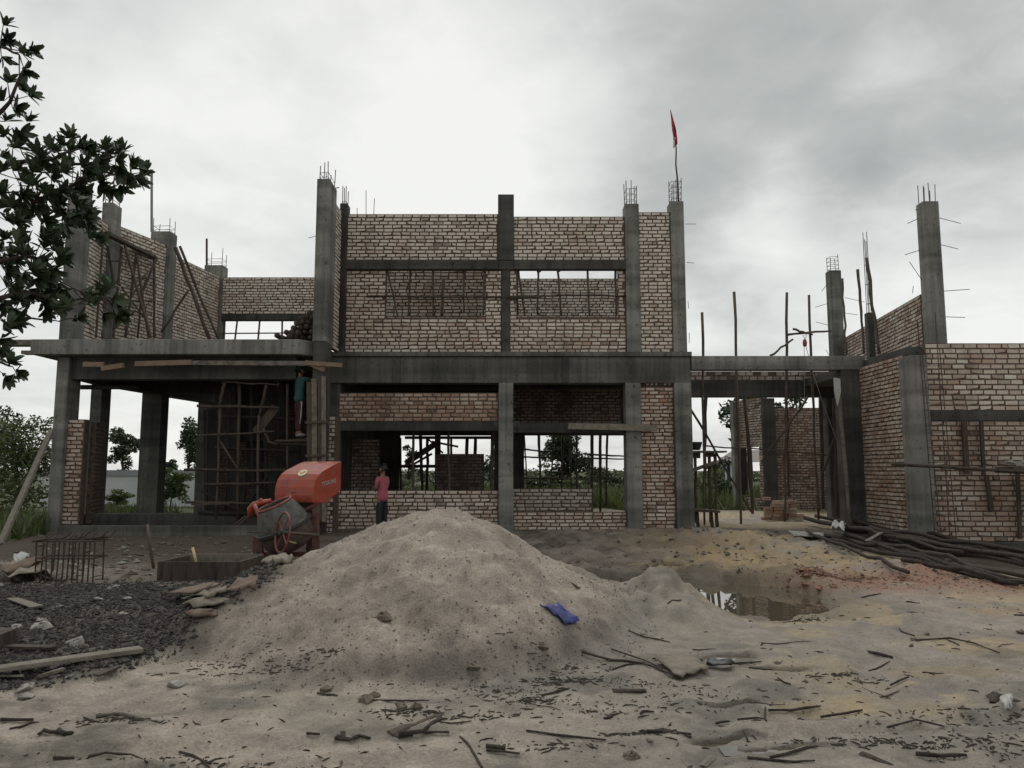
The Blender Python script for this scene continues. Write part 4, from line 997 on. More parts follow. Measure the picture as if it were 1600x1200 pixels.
# props and braces inside the gap
for (a, b, Y, r, lab) in (((1103, 621), (1101, 790), 22, .05, 'dark upright prop under the rear beam at left of the gap'), ((1163, 621), (1176, 803), 21.5, .05, 'dark crooked prop under the rear beam in front of the house window'), ((1228, 621), (1233, 776), 21.5, .04, 'thin dark prop standing before the broad red-brown wall'), ((1282, 621), (1287, 795), 21.2, .055, 'dark prop before the right part of the broad red-brown wall'), ((1304, 622), (1308, 806), 21, .06, 'thick dark prop at the right side of the gap'),
                          ((1077, 636), (1174, 800), 21, .032, 'long diagonal brace falling rightwards across the left half of gap'), ((1262, 620), (1190, 722), 21, .032, 'long diagonal brace rising rightwards in the middle of the gap'), ((1312, 660), (1284, 742), 20.8, .04, 'short diagonal brace at the right side of the gap'), ((1098, 696), (1310, 713), 21.1, .022, 'long thin level pole lashed across the gap')):
    tag(pole('timber_prop', P3(a, Y), P3(b, Y), r, wood_dark, amp=.03), lab, 'prop')
rod_ = pole('downpipe', at(1309, 592, 18.45), at(1330, 828, 18.3), .05, wood_grey, amp=.01); tag(rod_, 'pale post leaning against the left face of the right gap column', 'post')
bg_ = MB().prism([at(1303, 590, 18.3), at(1313, 592, 18.3), at(1314, 612, 18.3), at(1309, 634, 18.3), at(1304, 612, 18.3)], (0, .04, 0)).build('hanging_sack', white_p)
tag(bg_, 'pale rag hanging under the right end of link beam', 'rag')
# workbench with a bucket
wb = empty('workbench', at(1100, 815, 21), 'rough plank workbench with dark legs at left of the gap', 'workbench')
MB().bar(at(1078, 706, 21), at(1132, 706, 21), .5, .05).build('top', wood_grey, wb)
MB().bar(at(1076, 737, 20.8), at(1118, 722, 20.8), .1, .09).build('shelf', wood_grey, wb)
for px in (1086, 1108, 1117): pole('leg', at(px, 708, 21), at(px + 2, 822, 21), .045, wood_dark, wb)
MB().box(xat(1078, 712, 21), xat(1093, 712, 21), 20.9, 21.1, zat(716, 21), zat(707.6, 21)).build('box', wood_dark, wb)
MB().box(xat(1101, 712, 21), xat(1114, 712, 21), 20.9, 21.1, zat(714, 21), zat(707.6, 21)).build('box', wood_dark, wb)
bk = MB().lathe([(.10, 0), (.16, .18), (.165, .22), (.15, .22), (.09, .02)], at(1088, 705, 21) + Vector((0, 0, .03)), (0, 0, 1), n=16).build('bucket', rubber, smooth=True)
tag(bk, 'black bucket on the rough workbench at left of the gap', 'bucket')
tb = empty('low_bench', at(1090, 822, 19.6), 'low dark plank bench beside the right column of the middle block', 'bench')
MB().bar(at(1082, 797, 19.6), at(1122, 799, 19.6), .4, .06).build('top', wood_dark, tb)
for px in (1089, 1111, 1119): MB().bar(at(px, 800, 19.6), at(px + 2, 824, 19.6), .07, .07).build('leg', wood_dark, tb)
# stack of red bricks
bs = empty('brick_stack', at(1225, 806, 21.8), 'loose stack of red bricks on the ground before the broad red-brown wall', 'brick stack')
for r_ in range(7):
    x0, x1 = ((1192, 1262), (1195, 1258), (1196, 1254), (1197, 1252), (1208, 1246), (1210, 1246), (1195, 1206))[r_]
    X0, X1 = xat(x0, 800, 21.8), xat(x1, 800, 21.8); x = X0
    while x < X1 - .12:
        L_ = random.uniform(.19, .23)
        o = bpy.data.objects.new('brick', PROTO_ME[random.randrange(14)]); COL.objects.link(o); o.parent = bs
        o.location = Vector((x, 21.8 + random.uniform(-.06, .06), float(hgt(7.5, 21.8)) + .0 + r_ * .092)) - WLOC[bs.name]
        o.scale = (L_, 3.2, .085); o.rotation_euler = (0, 0, random.uniform(-.15, .15)); o.color = (.95, .12, 0, 1)
        x += L_ + .02
# ---- right wing extras: tall rebar cage, boards, rail, hanging platform
rc = empty('rebar_cage', at(1478, 838, 15.7), 'tall slim rebar cage leaning upright against the large-brick wall at right', 'rebar cage')
bars = [((1433, 500), (1461, 838), 15.75), ((1440, 545), (1471, 838), 15.55), ((1461, 488), (1484, 838), 15.75), ((1468, 545), (1494, 838), 15.55)]
for (a, b, Y) in bars: rod('rebar', P3(b, Y), P3(a, Y), .011, steel, rc)
for k in range(24):
    y = 560 + k * 11.6
    c = [at(a[0] + (b[0] - a[0]) * (y - a[1]) / (b[1] - a[1]), y, Y) for (a, b, Y) in (bars[0], bars[2], bars[3], bars[1])]
    MB().tube(c + [c[0] + Vector((0, .001, 0))], .006, n=4).build('stirrup', steel, rc)
wf = empty('board_shutter', at(1540, 800, 16.1), 'dark upright boards fixed over the large-brick lower wall at right', 'shutter')
for (px, px2, y0, y1, w) in ((1506, 1511, 658, 740, .10), (1533, 1537, 658, 742, .07), (1541, 1550, 742, 800, .08), (1590, 1594, 740, 842, .07)):
    MB().bar(at(px, y0, 16.13), at(px2, y1, 16.13), w, .05, up=(0, 1, 0)).build('board', wood_dark, wf)
rl = pole('scaffold_pole', at(1393, 725, 15.3), at(1700, 743, 15.0), .038, wood_dark, amp=.01); tag(rl, 'long dark pole running level across the right wing, past the near corner column', 'pole')
hp = empty('hanging_platform', at(1590, 742, 15.4), 'small loaded plank platform at the right edge of the picture', 'platform')
MB().bar(at(1568, 734, 15.5), at(1680, 738, 15.5), .6, .12, jit=.01).build('plank', wood_dark, hp)
b = MB()
for k in range(16):
    c = at(1574 + k * 5, 727 - random.uniform(0, 6), 15.3 + random.uniform(0, .4)); r = random.uniform(.04, .08)
    b.lathe([(0, -r * .6), (r, -r * .2), (r * .8, r * .4), (0, r * .6)], c, (random.uniform(-.4, .4), random.uniform(-.4, .4), 1), n=6)
b.build('mortar_rubble', stone_w, hp)['kind'] = 'stuff'
# ---- flag on its bent pole
fl = empty('flag', at(1057, 313, YF + .15), 'limp red and white flag on a thin bent pole above the right column', 'flag')
MB().tube([at(1060, 316, YF + .15), at(1059, 290, YF + .15), at(1058, 275, YF + .15), at(1056, 258, YF + .15), at(1056.5, 235, YF + .15), at(1055.5, 210, YF + .15), at(1052, 190, YF + .15), at(1047.5, 172, YF + .15)], [.026, .024, .022, .02, .018, .016, .013, .01], n=6).build('pole', wood_dark, fl, smooth=True)
def drape(cols, m, nm):
    vs, fs = [], []
    for i, (a, b_, y) in enumerate(cols):
        for k in range(5):
            t = k / 4; vs.append(at(a + (b_ - a) * t, y, YF + .15 + .05 * math.sin(k * 2.1 + i)))
    for i in range(len(cols) - 1):
        for k in range(4): fs.append((i * 5 + k, i * 5 + k + 1, (i + 1) * 5 + k + 1, (i + 1) * 5 + k))
    o = MB().add(vs, fs).build(nm, m, fl, smooth=True, fix=False)
    sm = o.modifiers.new('thickness', 'SOLIDIFY'); sm.thickness = .012
drape([(1047.3, 1048.3, 173), (1048.6, 1051.8, 185), (1050, 1055, 196), (1051, 1057, 205), (1052, 1057.8, 214), (1055.4, 1058, 226)], flag_r, 'cloth')
drape([(1052, 1057.5, 214.4), (1052, 1056, 220), (1052.3, 1055.4, 229), (1052.6, 1053.2, 231)], flag_w, 'cloth')

# ================================================================== PEOPLE
def skin_mesh(name, V, E, rad, m, parent, M4, sub=2):
    """V: joint name -> (x right, y forward, z up); grows one continuous surface over the skeleton"""
    import bmesh
    ids = list(V); ix = {k: i for i, k in enumerate(ids)}
    me = bpy.data.meshes.new(name)
    me.from_pydata([tuple(Vector(V[k])) for k in ids], [(ix[a], ix[b_]) for a, b_ in E], [])
    o = bpy.data.objects.new('tmp', me); COL.objects.link(o)
    sk = o.modifiers.new('skin', 'SKIN'); sk.use_smooth_shade = True; sk.branch_smoothing = .6
    sv = me.skin_vertices[0].data
    for k in ids:
        r = rad[k]; sv[ix[k]].radius = r if isinstance(r, tuple) else (r, r)
        sv[ix[k]].use_root = False
    sv[0].use_root = True
    ss = o.modifiers.new('sub', 'SUBSURF'); ss.levels = ss.render_levels = sub
    dg = bpy.context.evaluated_depsgraph_get(); dg.update()
    m2 = bpy.data.meshes.new_from_object(o.evaluated_get(dg))
    bpy.data.objects.remove(o)
    vs = np.empty(len(m2.vertices) * 3); m2.vertices.foreach_get('co', vs); vs = vs.reshape(-1, 3)
    trunk = np.clip((1.46 - vs[:, 2]) / .1, 0, 1) * np.clip((vs[:, 2] - .72) / .12, 0, 1) * np.clip((.16 - np.abs(vs[:, 1])) / .03, 0, 1)
    vs[:, 1] *= 1 - .24 * trunk
    vs = vs @ np.array(M4.to_3x3()).T + np.array(M4.translation)
    c = (vs.min(0) + vs.max(0)) / 2; c[2] = vs[:, 2].min()
    m2.vertices.foreach_set('co', (vs - c).ravel()); m2.update()
    m2.materials.clear(); m2.materials.append(m); m2.name = name
    m2.polygons.foreach_set('use_smooth', [True] * len(m2.polygons))
    return link(name, m2, c, parent)
def hand(V, E, rad, wrist, pre, d, side, curl):
    """palm and five fingers along direction d from the wrist joint"""
    w = Vector(V[wrist]); d = Vector(d).normalized(); sd = Vector(side).normalized(); nrm_ = d.cross(sd)
    V[pre + 'palm'] = tuple(w + d * .055); rad[pre + 'palm'] = (.030, .018); E.append((wrist, pre + 'palm'))
    for i, (o_, L_) in enumerate(((-.028, .062), (-.010, .074), (.010, .068), (.027, .052))):
        k1, k2, k3 = pre + f'f{i}a', pre + f'f{i}b', pre + f'f{i}c'
        b0 = w + d * .085 + sd * o_
        V[k1] = tuple(b0); V[k2] = tuple(b0 + d * L_ * .5 + nrm_ * curl * .4 * L_); V[k3] = tuple(b0 + d * L_ * .8 + nrm_ * curl * L_)
        for k in (k1, k2, k3): rad[k] = .0095
        E += [(pre + 'palm', k1), (k1, k2), (k2, k3)]
    t1, t2 = pre + 'ta', pre + 'tb'
    V[t1] = tuple(w + d * .045 - sd * .042); V[t2] = tuple(w + d * .085 - sd * .055 + nrm_ * curl * .03)
    rad[t1] = .011; rad[t2] = .0095; E += [(pre + 'palm', t1), (t1, t2)]
def person(base, face, H, label, pose, shirt, legs, shoe=None, stripe=None, shorts=False):
    s = H / 1.70
    yaw = math.atan2(face[1], face[0]) - math.pi / 2
    M4 = Matrix.Translation(base) @ Matrix.Rotation(yaw, 4, 'Z') @ Matrix.Scale(s, 4)
    root = empty('person', base, label, 'person')
    V = {'pelvis': (0, 0, .92), 'belly': (0, .005, 1.06), 'chest': (0, .0, 1.26), 'neck0': (0, -.005, 1.42), 'neck1': (0, .012, 1.48), 'head0': (0, .02, 1.56), 'head1': (0, .005, 1.64), 'nose': (0, .118, 1.565), 'chin': (0, .075, 1.50), 'earL': (-.078, .01, 1.57), 'earR': (.078, .01, 1.57),
         'shL': (-.165, 0, 1.375), 'shR': (.165, 0, 1.375), 'hipL': (-.085, 0, .88), 'hipR': (.085, 0, .88)}
    rad = {'pelvis': .09, 'belly': .10, 'chest': .122, 'neck0': .06, 'neck1': .052, 'head0': (.072, .084), 'head1': (.066, .075), 'nose': .012, 'chin': .030, 'earL': .016, 'earR': .016, 'shL': .058, 'shR': .058, 'hipL': .068, 'hipR': .068}
    E = [('pelvis', 'belly'), ('belly', 'chest'), ('chest', 'neck0'), ('neck0', 'neck1'), ('neck1', 'head0'), ('head0', 'head1'), ('head0', 'nose'), ('head0', 'chin'), ('head0', 'earL'), ('head0', 'earR'), ('chest', 'shL'), ('chest', 'shR'), ('pelvis', 'hipL'), ('pelvis', 'hipR')]
    for sd in 'LR':
        for j, r in (('el', .038), ('wr', .028)):
            V[j + sd] = pose[j + sd]; rad[j + sd] = r
        E += [('sh' + sd, 'el' + sd), ('el' + sd, 'wr' + sd)]
        d = Vector(pose['wr' + sd]) - Vector(pose['el' + sd])
        hand(V, E, rad, 'wr' + sd, sd, d, pose.get('side' + sd, (1 if sd == 'R' else -1, 0, .1)), .35)
        for j, r in (('kn', .046), ('an', .034)):
            V[j + sd] = pose[j + sd]; rad[j + sd] = r
        a = Vector(pose['an' + sd]); V['he' + sd] = tuple(a + Vector((0, -.05, -.055))); V['to' + sd] = tuple(a + Vector((0, .15, -.065)))
        rad['he' + sd] = .034; rad['to' + sd] = (.042, .022)
        E += [('hip' + sd, 'kn' + sd), ('kn' + sd, 'an' + sd), ('an' + sd, 'he' + sd), ('an' + sd, 'to' + sd)]
    skin_mesh('body', V, E, rad, skin_m, root, M4)
    # hair: a cap over skull, back of the head
    hv = {'a': (0, -.012, 1.60), 'b': (0, .0, 1.665), 'c': (0, .055, 1.66), 'd': (0, -.05, 1.55)}
    skin_mesh('hair', hv, [('a', 'b'), ('b', 'c'), ('a', 'd')], {'a': (.076, .082), 'b': (.066, .07), 'c': (.05, .035), 'd': (.055, .045)}, hair_m, root, M4)
    # shirt
    sv = {'p': (0, 0, .80), 'q': (0, .0, .94), 'b': V['belly'], 'c': V['chest'], 'n': (0, -.004, 1.405), 'sL': V['shL'], 'sR': V['shR']}
    sr = {'p': .168, 'q': .164, 'b': .158, 'c': .166, 'n': .074, 'sL': .078, 'sR': .078}
    se = [('p', 'q'), ('q', 'b'), ('b', 'c'), ('c', 'n'), ('c', 'sL'), ('c', 'sR')]
    for sd in 'LR':
        a, e_ = Vector(V['sh' + sd]), Vector(V['el' + sd])
        sv['m' + sd] = tuple(a.lerp(e_, .4)); sv['e' + sd] = tuple(a.lerp(e_, .78)); sr['m' + sd] = .066; sr['e' + sd] = .064
        se += [('s' + sd, 'm' + sd), ('m' + sd, 'e' + sd)]
    skin_mesh('shirt', sv, se, sr, shirt, root, M4)
    tv = {'p': (0, 0, .95), 'o': (0, 0, .90)}; tr_ = {'p': .135, 'o': .14}; te = [('p', 'o')]
    for sd in 'LR':
        h_, k, a = Vector(V['hip' + sd]), Vector(V['kn' + sd]), Vector(V['an' + sd])
        tv['h' + sd] = tuple(h_ + Vector((0, 0, -.03))); tr_['h' + sd] = .098
        tv['k' + sd] = tuple(k); tr_['k' + sd] = .075 if not shorts else .085
        te += [('o', 'h' + sd), ('h' + sd, 'k' + sd)]
        if not shorts:
            tv['a' + sd] = tuple(a + Vector((0, 0, .02))); tr_['a' + sd] = .058; te.append(('k' + sd, 'a' + sd))
        if shoe:
            skin_mesh('shoe', {'a': tuple(a + Vector((0, -.045, -.05))), 'b': tuple(a + Vector((0, .05, -.05))), 'c': tuple(a + Vector((0, .16, -.062)))}, [('a', 'b'), ('b', 'c')], {'a': .044, 'b': (.048, .046), 'c': (.046, .028)}, shoe, root, M4)
    t_ = skin_mesh('trousers', tv, te, tr_, legs, root, M4)
    if stripe:
        h_, k, a = Vector(V['hipR']), Vector(V['knR']), Vector(V['anR'])
        MB().tube([M4 @ (h_ + Vector((.085, -.03, -.06))), M4 @ (h_.lerp(k, .5) + Vector((.082, -.03, 0))), M4 @ (k + Vector((.066, -.03, 0))), M4 @ (k.lerp(a, .5) + Vector((.056, -.03, 0)))], .014, n=6).build('stripe', stripe, t_ if False else root, smooth=True)
    return root
gx = at(597, 800, 16.7)
gz = float(hgt(gx.x, 16.7))
hh = zat(725, 16.7) - gz
person(Vector((gx.x, 16.7, gz)), (-.86, .5), hh, 'person in a pink shirt and dark trousers standing behind the sand pile', {
    'elL': (-.21, .03, 1.13), 'wrL': (-.04, .19, 1.10), 'elR': (.21, .03, 1.13), 'wrR': (.04, .20, 1.14), 'sideL': (0, .3, 1), 'sideR': (0, .3, -1),
    'knL': (-.095, .02, .49), 'knR': (.095, .01, .49), 'anL': (-.10, -.01, .09), 'anR': (.10, -.02, .09)}, pink_m, navy_m)
p2 = at(466, 684, 17.25)
person(Vector((p2.x, 17.25, p2.z + .03)), (.72, .69), zat(574, 17.25) - p2.z, 'person in a teal shirt and maroon striped trousers reaching up from the porch scaffold', {
    'elL': (-.20, .20, 1.36), 'wrL': (-.08, .40, 1.45), 'elR': (.22, .22, 1.34), 'wrR': (.12, .43, 1.42), 'sideL': (0, 0, 1), 'sideR': (0, 0, -1),
    'knL': (-.09, .04, .49), 'knR': (.09, .0, .49), 'anL': (-.09, .02, .09), 'anR': (.10, -.03, .09)}, teal_m, maroon_m, shoe=white_p, stripe=white_p)

# ================================================================== CEMENT MIXER
YM = 13.0
mxr = empty('cement_mixer', (xat(450, 870, YM), YM, float(hgt(-3.7, YM))), 'orange cement mixer with rounded engine hood, tilted grey drum and spoked handwheel', 'cement mixer')
yaw = R(-22)
ho = at(459, 785, YM + .15)                 # middle of the hood's front foot
HM = Matrix.Translation(ho) @ Matrix.Rotation(yaw, 4, 'Z')
prof = [(0, 0), (-.01, .12), (.0, .26), (.05, .38), (.14, .475), (.24, .53), (.62, .66), (.78, .70), (.78, .20), (.40, -.02)]
wd = .80
hb = MB()
hb.prism([HM @ Vector((-wd / 2, y, z)) for (y, z) in prof], HM.to_3x3() @ Vector((wd, 0, 0)))
hood = hb.build('engine_hood', orange, mxr, bevel=.012)
def hood_pt(x, y, z): return HM @ Vector((x, y, z))
def top_pt(x, t, lift=.004):
    """point on the sloping hood top: t 0 front .. 1 back"""
    a, b2 = Vector((x, .24, .53)), Vector((x, .78, .70)); p = a.lerp(b2, t); return HM @ (p + Vector((0, -.3, .95)).normalized() * lift)
for x in (-.12, .18):
    MB().prism([top_pt(x - .09, .62), top_pt(x + .07, .62), top_pt(x + .09, .9), top_pt(x - .05, .9)], HM.to_3x3() @ Vector((0, -.0005, .002))).build('sticker', pale_or, hood)
n_ = (HM.to_3x3() @ Vector((0, -.52, .85))).normalized()
# round badge where the top rolls over
bc = HM @ Vector((.04, .165, .495)); ax_u = HM.to_3x3() @ Vector((1, 0, 0)); ax_n = (HM.to_3x3() @ Vector((0, -.62, .78))).normalized(); ax_v = ax_n.cross(ax_u)
MB().lathe([(0.085, -.02), (.085, .008), (0, .008)], bc, ax_n, n=24).build('badge', cream, hood)
MB().tube([bc + ax_n * .012 + ax_u * (-.045) + ax_v * .0, bc + ax_n * .012 + ax_u * .0 + ax_v * (-.02), bc + ax_n * .012 + ax_u * .02 + ax_v * .02, bc + ax_n * .012 + ax_u * .05 + ax_v * .02], .008, n=5).build('badge_mark', pale_or, hood)
def lettering(name, txt, size, m, parent, org, xu, up):
    c = bpy.data.curves.new(name, 'FONT'); c.body = txt; c.size = size; c.extrude = .0015; c.align_x = 'CENTER'; c.align_y = 'CENTER'
    o = bpy.data.objects.new('tmp', c); COL.objects.link(o)
    dg = bpy.context.evaluated_depsgraph_get(); dg.update()
    me = bpy.data.meshes.new_from_object(o.evaluated_get(dg)); bpy.data.objects.remove(o)
    xu, up = Vector(xu).normalized(), Vector(up).normalized(); nn = xu.cross(up)
    M_ = Matrix((xu, up, nn)).transposed().to_4x4()
    me.transform(M_); me.materials.clear(); me.materials.append(m)
    return link(name, me, org, parent)
sx = HM.to_3x3() @ Vector((0, 1, .16)); sup = HM.to_3x3() @ Vector((0, -.16, 1))
lettering('lettering', 'TIGALINE', .098, white_p, hood, hood_pt(wd / 2 + .004, .42, .33), sx, sup)
tu = HM.to_3x3() @ Vector((1, 0, 0)); tv_ = HM.to_3x3() @ Vector((0, .95, .30))
lettering('lettering', 'TIGALINE', .075, white_p, hood, top_pt(.06, .30, .006), tu, tv_)
MB().box(-.05, .05, -.006, 0, 0, .012).build('slot', rubber, hood).matrix_local = Matrix.Translation(hood_pt(0, -.014, .16) - WLOC[hood.name]) @ Matrix.Rotation(yaw, 4, 'Z')
MB().tube([hood_pt(-.05, .72, .68), hood_pt(-.05, .72, .72), hood_pt(.12, .72, .72), hood_pt(.12, .72, .68)], .008, n=5).build('hood_handle', steel, hood)
# drum
dc = at(444, 823, YM - .12); da = Vector((-.36, -.22, .90)).normalized()
dp = MB().lathe([(.0, -.40), (.20, -.40), (.34, -.34), (.41, -.22), (.43, -.03)], dc, da, n=36).build('drum_bowl', drum_b, mxr, smooth=True)
MB().lathe([(.455, -.03), (.465, -.015), (.465, .03), (.44, .045), (.42, .045), (.42, -.03), (.455, -.03)], dc, da, n=48).build('ring_gear', rubber, mxr)
dr = MB().lathe([(.425, .04), (.40, .14), (.32, .34), (.285, .40), (.27, .40), (.30, .33), (.38, .14), (.40, .05)], dc, da, n=36).build('drum_cone', drum_m, mxr, smooth=True)
MB().lathe([(.285, .395), (.298, .40), (.298, .425), (.268, .425), (.268, .40)], dc, da, n=36).build('drum_rim', pinkred, mxr, smooth=True)
# yoke at the left
MB().tube([at(392, 806, YM - .1), at(391, 795, YM - .12), at(397, 788, YM - .15), at(410, 785, YM - .2), at(424, 782, YM - .15)], [.05, .055, .05, .045, .035], n=10).build('yoke', orange, mxr, smooth=True)
MB().tube([at(398, 789, YM - .28), at(402, 800, YM - .36), at(410, 816, YM - .42)], [.035, .03, .02], n=8).build('yoke_arm', pinkred, mxr, smooth=True)
MB().lathe([(0, 0), (.03, 0), (.04, .03), (.02, .06), (0, .06)], at(408, 784, YM - .2), (0, 0, 1), n=10).build('grease_cap', pinkred, mxr)
# handwheel
redwheel = mat('worn red wheel', (.20, .06, .045), .6, .3, 9, .1, 50)
wc = at(441.5, 832, YM - .80); wa = Vector((-.80, -.58, .12)).normalized()
rim = MB(); pts = []
a_ = wa.cross(Vector((0, 0, 1))).normalized(); b2 = wa.cross(a_)
for k in range(29):
    th = 2 * math.pi * k / 28; pts.append(wc + a_ * (.31 * math.cos(th)) + b2 * (.31 * math.sin(th)))
hw = rim.tube(pts, .016, n=8)  .build('handwheel', redwheel, mxr, smooth=True)
for k in range(4):
    th = math.pi / 4 + k * math.pi / 2 + .2
    rod('spoke', wc, wc + a_ * (.30 * math.cos(th)) + b2 * (.30 * math.sin(th)), .010, redwheel, hw)
MB().lathe([(.0, -.03), (.04, -.03), (.04, .05), (0, .05)], wc, wa, n=12).build('hub', rubber, hw)
rod('axle', wc, wc - wa * .6, .022, steel, mxr)
rod('handle', at(386, 831, YM - .5), at(441, 833, YM - .78), .011, steel, mxr)
rod('handle', at(452, 846, YM - .55), at(463, 849, YM - .5), .011, straw_m, mxr)
# frame
MB().bar(at(493, 783, YM + .15), at(494, 872, YM + .1), .10, .10).build('leg', redbrown, mxr)
MB().bar(at(484, 783, YM + .5), at(484, 872, YM + .5), .10, .10).build('leg', redbrown, mxr)
MB().prism([at(396, 838, YM), at(408, 838, YM), at(411, 876, YM), at(394, 878, YM)], (0, .08, 0)).build('leg', redbrown, mxr)
MB().bar(at(408, 866, YM + .1), at(494, 866, YM + .1), .07, .07).build('frame_rail', redbrown, mxr)
MB().bar(at(470, 800, YM + .1), at(496, 786, YM + .1), .05, .05).build('brace', redbrown, mxr)
MB().bar(at(468, 806, YM + .1), at(494, 806, YM + .12), .09, .05).build('cross_plate', redbrown, mxr)
for (px, dy) in ((402, .12), (489, .35)):
    c = at(px, 868, YM + dy); MB().lathe([(.0, -.05), (.13, -.05), (.15, -.03), (.15, .03), (.13, .05), (0, .05)], c, (1, .2, 0), n=18).build('wheel', rubber, mxr, smooth=True)
# ================================================================== TREES, BUSHES, FAR HOUSES
def leaf_cloud(n, blobs, size, flat=.6, asp=.45, seed=0):
    """n leaf-shaped faces spread through a set of blobs (x,y,z,rx,ry,rz), denser towards the rims"""
    g = np.random.default_rng(seed)
    B = np.array(blobs, float); wgt = B[:, 3] * B[:, 4] * B[:, 5]; k = g.choice(len(B), n, p=wgt / wgt.sum())
    d = g.normal(size=(n, 3)); d /= np.linalg.norm(d, axis=1)[:, None]
    r = g.random(n) ** .38
    c = B[k, :3] + d * r[:, None] * B[k, 3:6]
    a = g.normal(size=(n, 3)) + d * .8; a[:, 2] *= flat; a /= np.linalg.norm(a, axis=1)[:, None]
    b = np.cross(a, g.normal(size=(n, 3))); b /= np.linalg.norm(b, axis=1)[:, None]
    s = size * g.uniform(.6, 1.4, n)[:, None]
    V = np.stack([c - a * s * .5, c + b * s * asp * .5, c + a * s * .5, c - b * s * asp * .5], 1).reshape(-1, 3)
    q = np.arange(4 * n).reshape(-1, 4)
    m = MB(); m.v = V.tolist(); m.f = [tuple(x) for x in q.tolist()]
    return m
def tree(name, label, base, h, w, nleaf, size, lm, cat='tree', group=None, seed=0, nb=9, stem=.05, low=.25, loose=1.0):
    g = random.Random(seed)
    base = Vector(base); t = empty(name, base, label, cat, group)
    blobs = []
    for k in range(nb):
        f = k / max(1, nb - 1); z = h * (low + (1 - low) * (.1 + .85 * f)); taper = math.sin(math.pi * min(1, .22 + .74 * (1 - f) ** .8)) * .5 + .3
        rr = w * .5 * taper
        blobs.append((base.x + g.uniform(-.6, .6) * (w * .5 - rr * .3), base.y + g.uniform(-.6, .6) * w * .4, base.z + z * g.uniform(.92, 1.03), rr * g.uniform(.5, .85), rr * g.uniform(.5, .8), h * .11 * g.uniform(.7, 1.4) * loose))
    b = MB(); b.tube(*crooked(base - Vector((0, 0, .2)), base + Vector((0, 0, h * .8)), stem, stem * .35, 5, w * .03), n=6)
    b.build('trunk', bark, t, smooth=True)
    lb = MB()
    for bl in blobs[::2]:
        p0 = base + Vector((0, 0, min(h * .7, max(h * low * .8, (bl[2] - base.z) * .6)))); lb = MB()
        lb.tube(*crooked(p0, Vector(bl[:3]), stem * .4, stem * .15, 3, .02), n=5); lb.build('limb', bark, t, smooth=True)
    c = leaf_cloud(nleaf, blobs, size, seed=seed).build('crown', lm, t, fix=False); c['kind'] = 'stuff'
    return t
def on(px, Y): x = xat(px, 745, Y); return (x, Y, float(hgt(x, Y)))
tree('bush', 'tall leafy bush at the left edge behind the leaning plank', on(30, 22), 2.9, 3.2, 5200, .13, leaf_bush, 'bush', None, 1, 14, .06, .05)
tree('bush', 'darker bush at the far left, growing behind the tall leafy bush', on(-25, 26), 3.2, 3.4, 3600, .15, leaf_far, 'bush', None, 2, 12, .06, .05)
tree('bush', 'low bright bush between the left ground columns, before the white boundary wall', on(184, 27.5), .7, 1.2, 1000, .12, leaf_bush, 'bush', None, 3, 8, .03, .05)
tree('bush', 'rounded bush right of the widest porch column, before the white boundary wall', on(270, 27), 1.5, 1.5, 2200, .13, leaf_bush, 'bush', None, 4, 9, .03, .08)
tree('tree', 'dark round tree rising over the white boundary wall, between the left porch columns', on(190, 74), 5.4, 3.6, 2600, .34, leaf_far, 'tree', None, 5, 9, .15, .3)
tree('tree', 'dark spreading tree over the boundary wall beside the rightmost porch column', on(294, 70), 5.6, 3.4, 2400, .32, leaf_far, 'tree', None, 6, 9, .15, .3)
tree('tree', 'small dark tree crown peeping over the boundary wall between the porch columns', on(268, 78), 2.4, 2.4, 900, .34, leaf_far, 'tree', None, 7, 6, .12, .3)
tree('tree', 'dense dark tree framed by the right ground-floor opening', on(886, 40), 3.6, 2.9, 5200, .19, leaf_far, 'tree', None, 8, 15, .10, .05)
tree('tree', 'thin small-leaved tree at the right of the left ground-floor opening', on(765, 42), 2.4, 1.5, 900, .17, leaf_far, 'tree', None, 9, 8, .05, .2, 1.3)
tree('tree', 'spindly young tree with leaf tufts at left of the ground-floor opening', on(637, 38), 2.6, 1.0, 420, .2, leaf_far, 'tree', None, 10, 7, .04, .3, .7)
tree('tree', 'airy sapling in the meadow at the left of the gap', on(1128, 44), 2.1, 1.9, 900, .17, leaf_far, 'tree', None, 12, 7, .05, .2, 1.3)
tree('tree', 'leafy crown showing just over the house wall at left of its corner column', (xat(1170, 700, 33), 33, 0), 5.2, 2.6, 900, .3, leaf_far, 'tree', None, 13, 7, .08, .5)
tree('tree', 'sparse crown showing over the broad red-brown wall', (xat(1228, 700, 34), 34, 0), 4.9, 2.0, 700, .28, leaf_far, 'tree', None, 14, 6, .08, .5)
k = 20
for (px, Y, h, w) in ((640, 36, 1.1, 2.2), (668, 39, 1.4, 2.6), (700, 41, 1.2, 2.4), (735, 37, 1.0, 2.0), (768, 40, 1.2, 2.2), (815, 38, 1.2, 2.4), (838, 42, 1.7, 2.4), (852, 37, 1.1, 2.2), (905, 36, 1.0, 2.4), (928, 41, 1.6, 2.0), (950, 38, 1.5, 2.2), (975, 40, 1.3, 2.4), (1010, 41, 1.4, 2.6), (1060, 40, 1.3, 2.8), (1092, 36, 1.1, 2.2), (1118, 39, 1.4, 2.4), (1138, 34, .9, 1.8), (1300, 44, 1.5, 3), (330, 36, 1.2, 3), (480, 40, 1.3, 3)):
    tree('shrub', 'low green shrub in the meadow behind the building', on(px, Y), h, w, 900, .15, leaf_bush if k % 3 else leaf_far, 'shrub', 'shrubs in the meadow', k, 7, .03, .04); k += 1
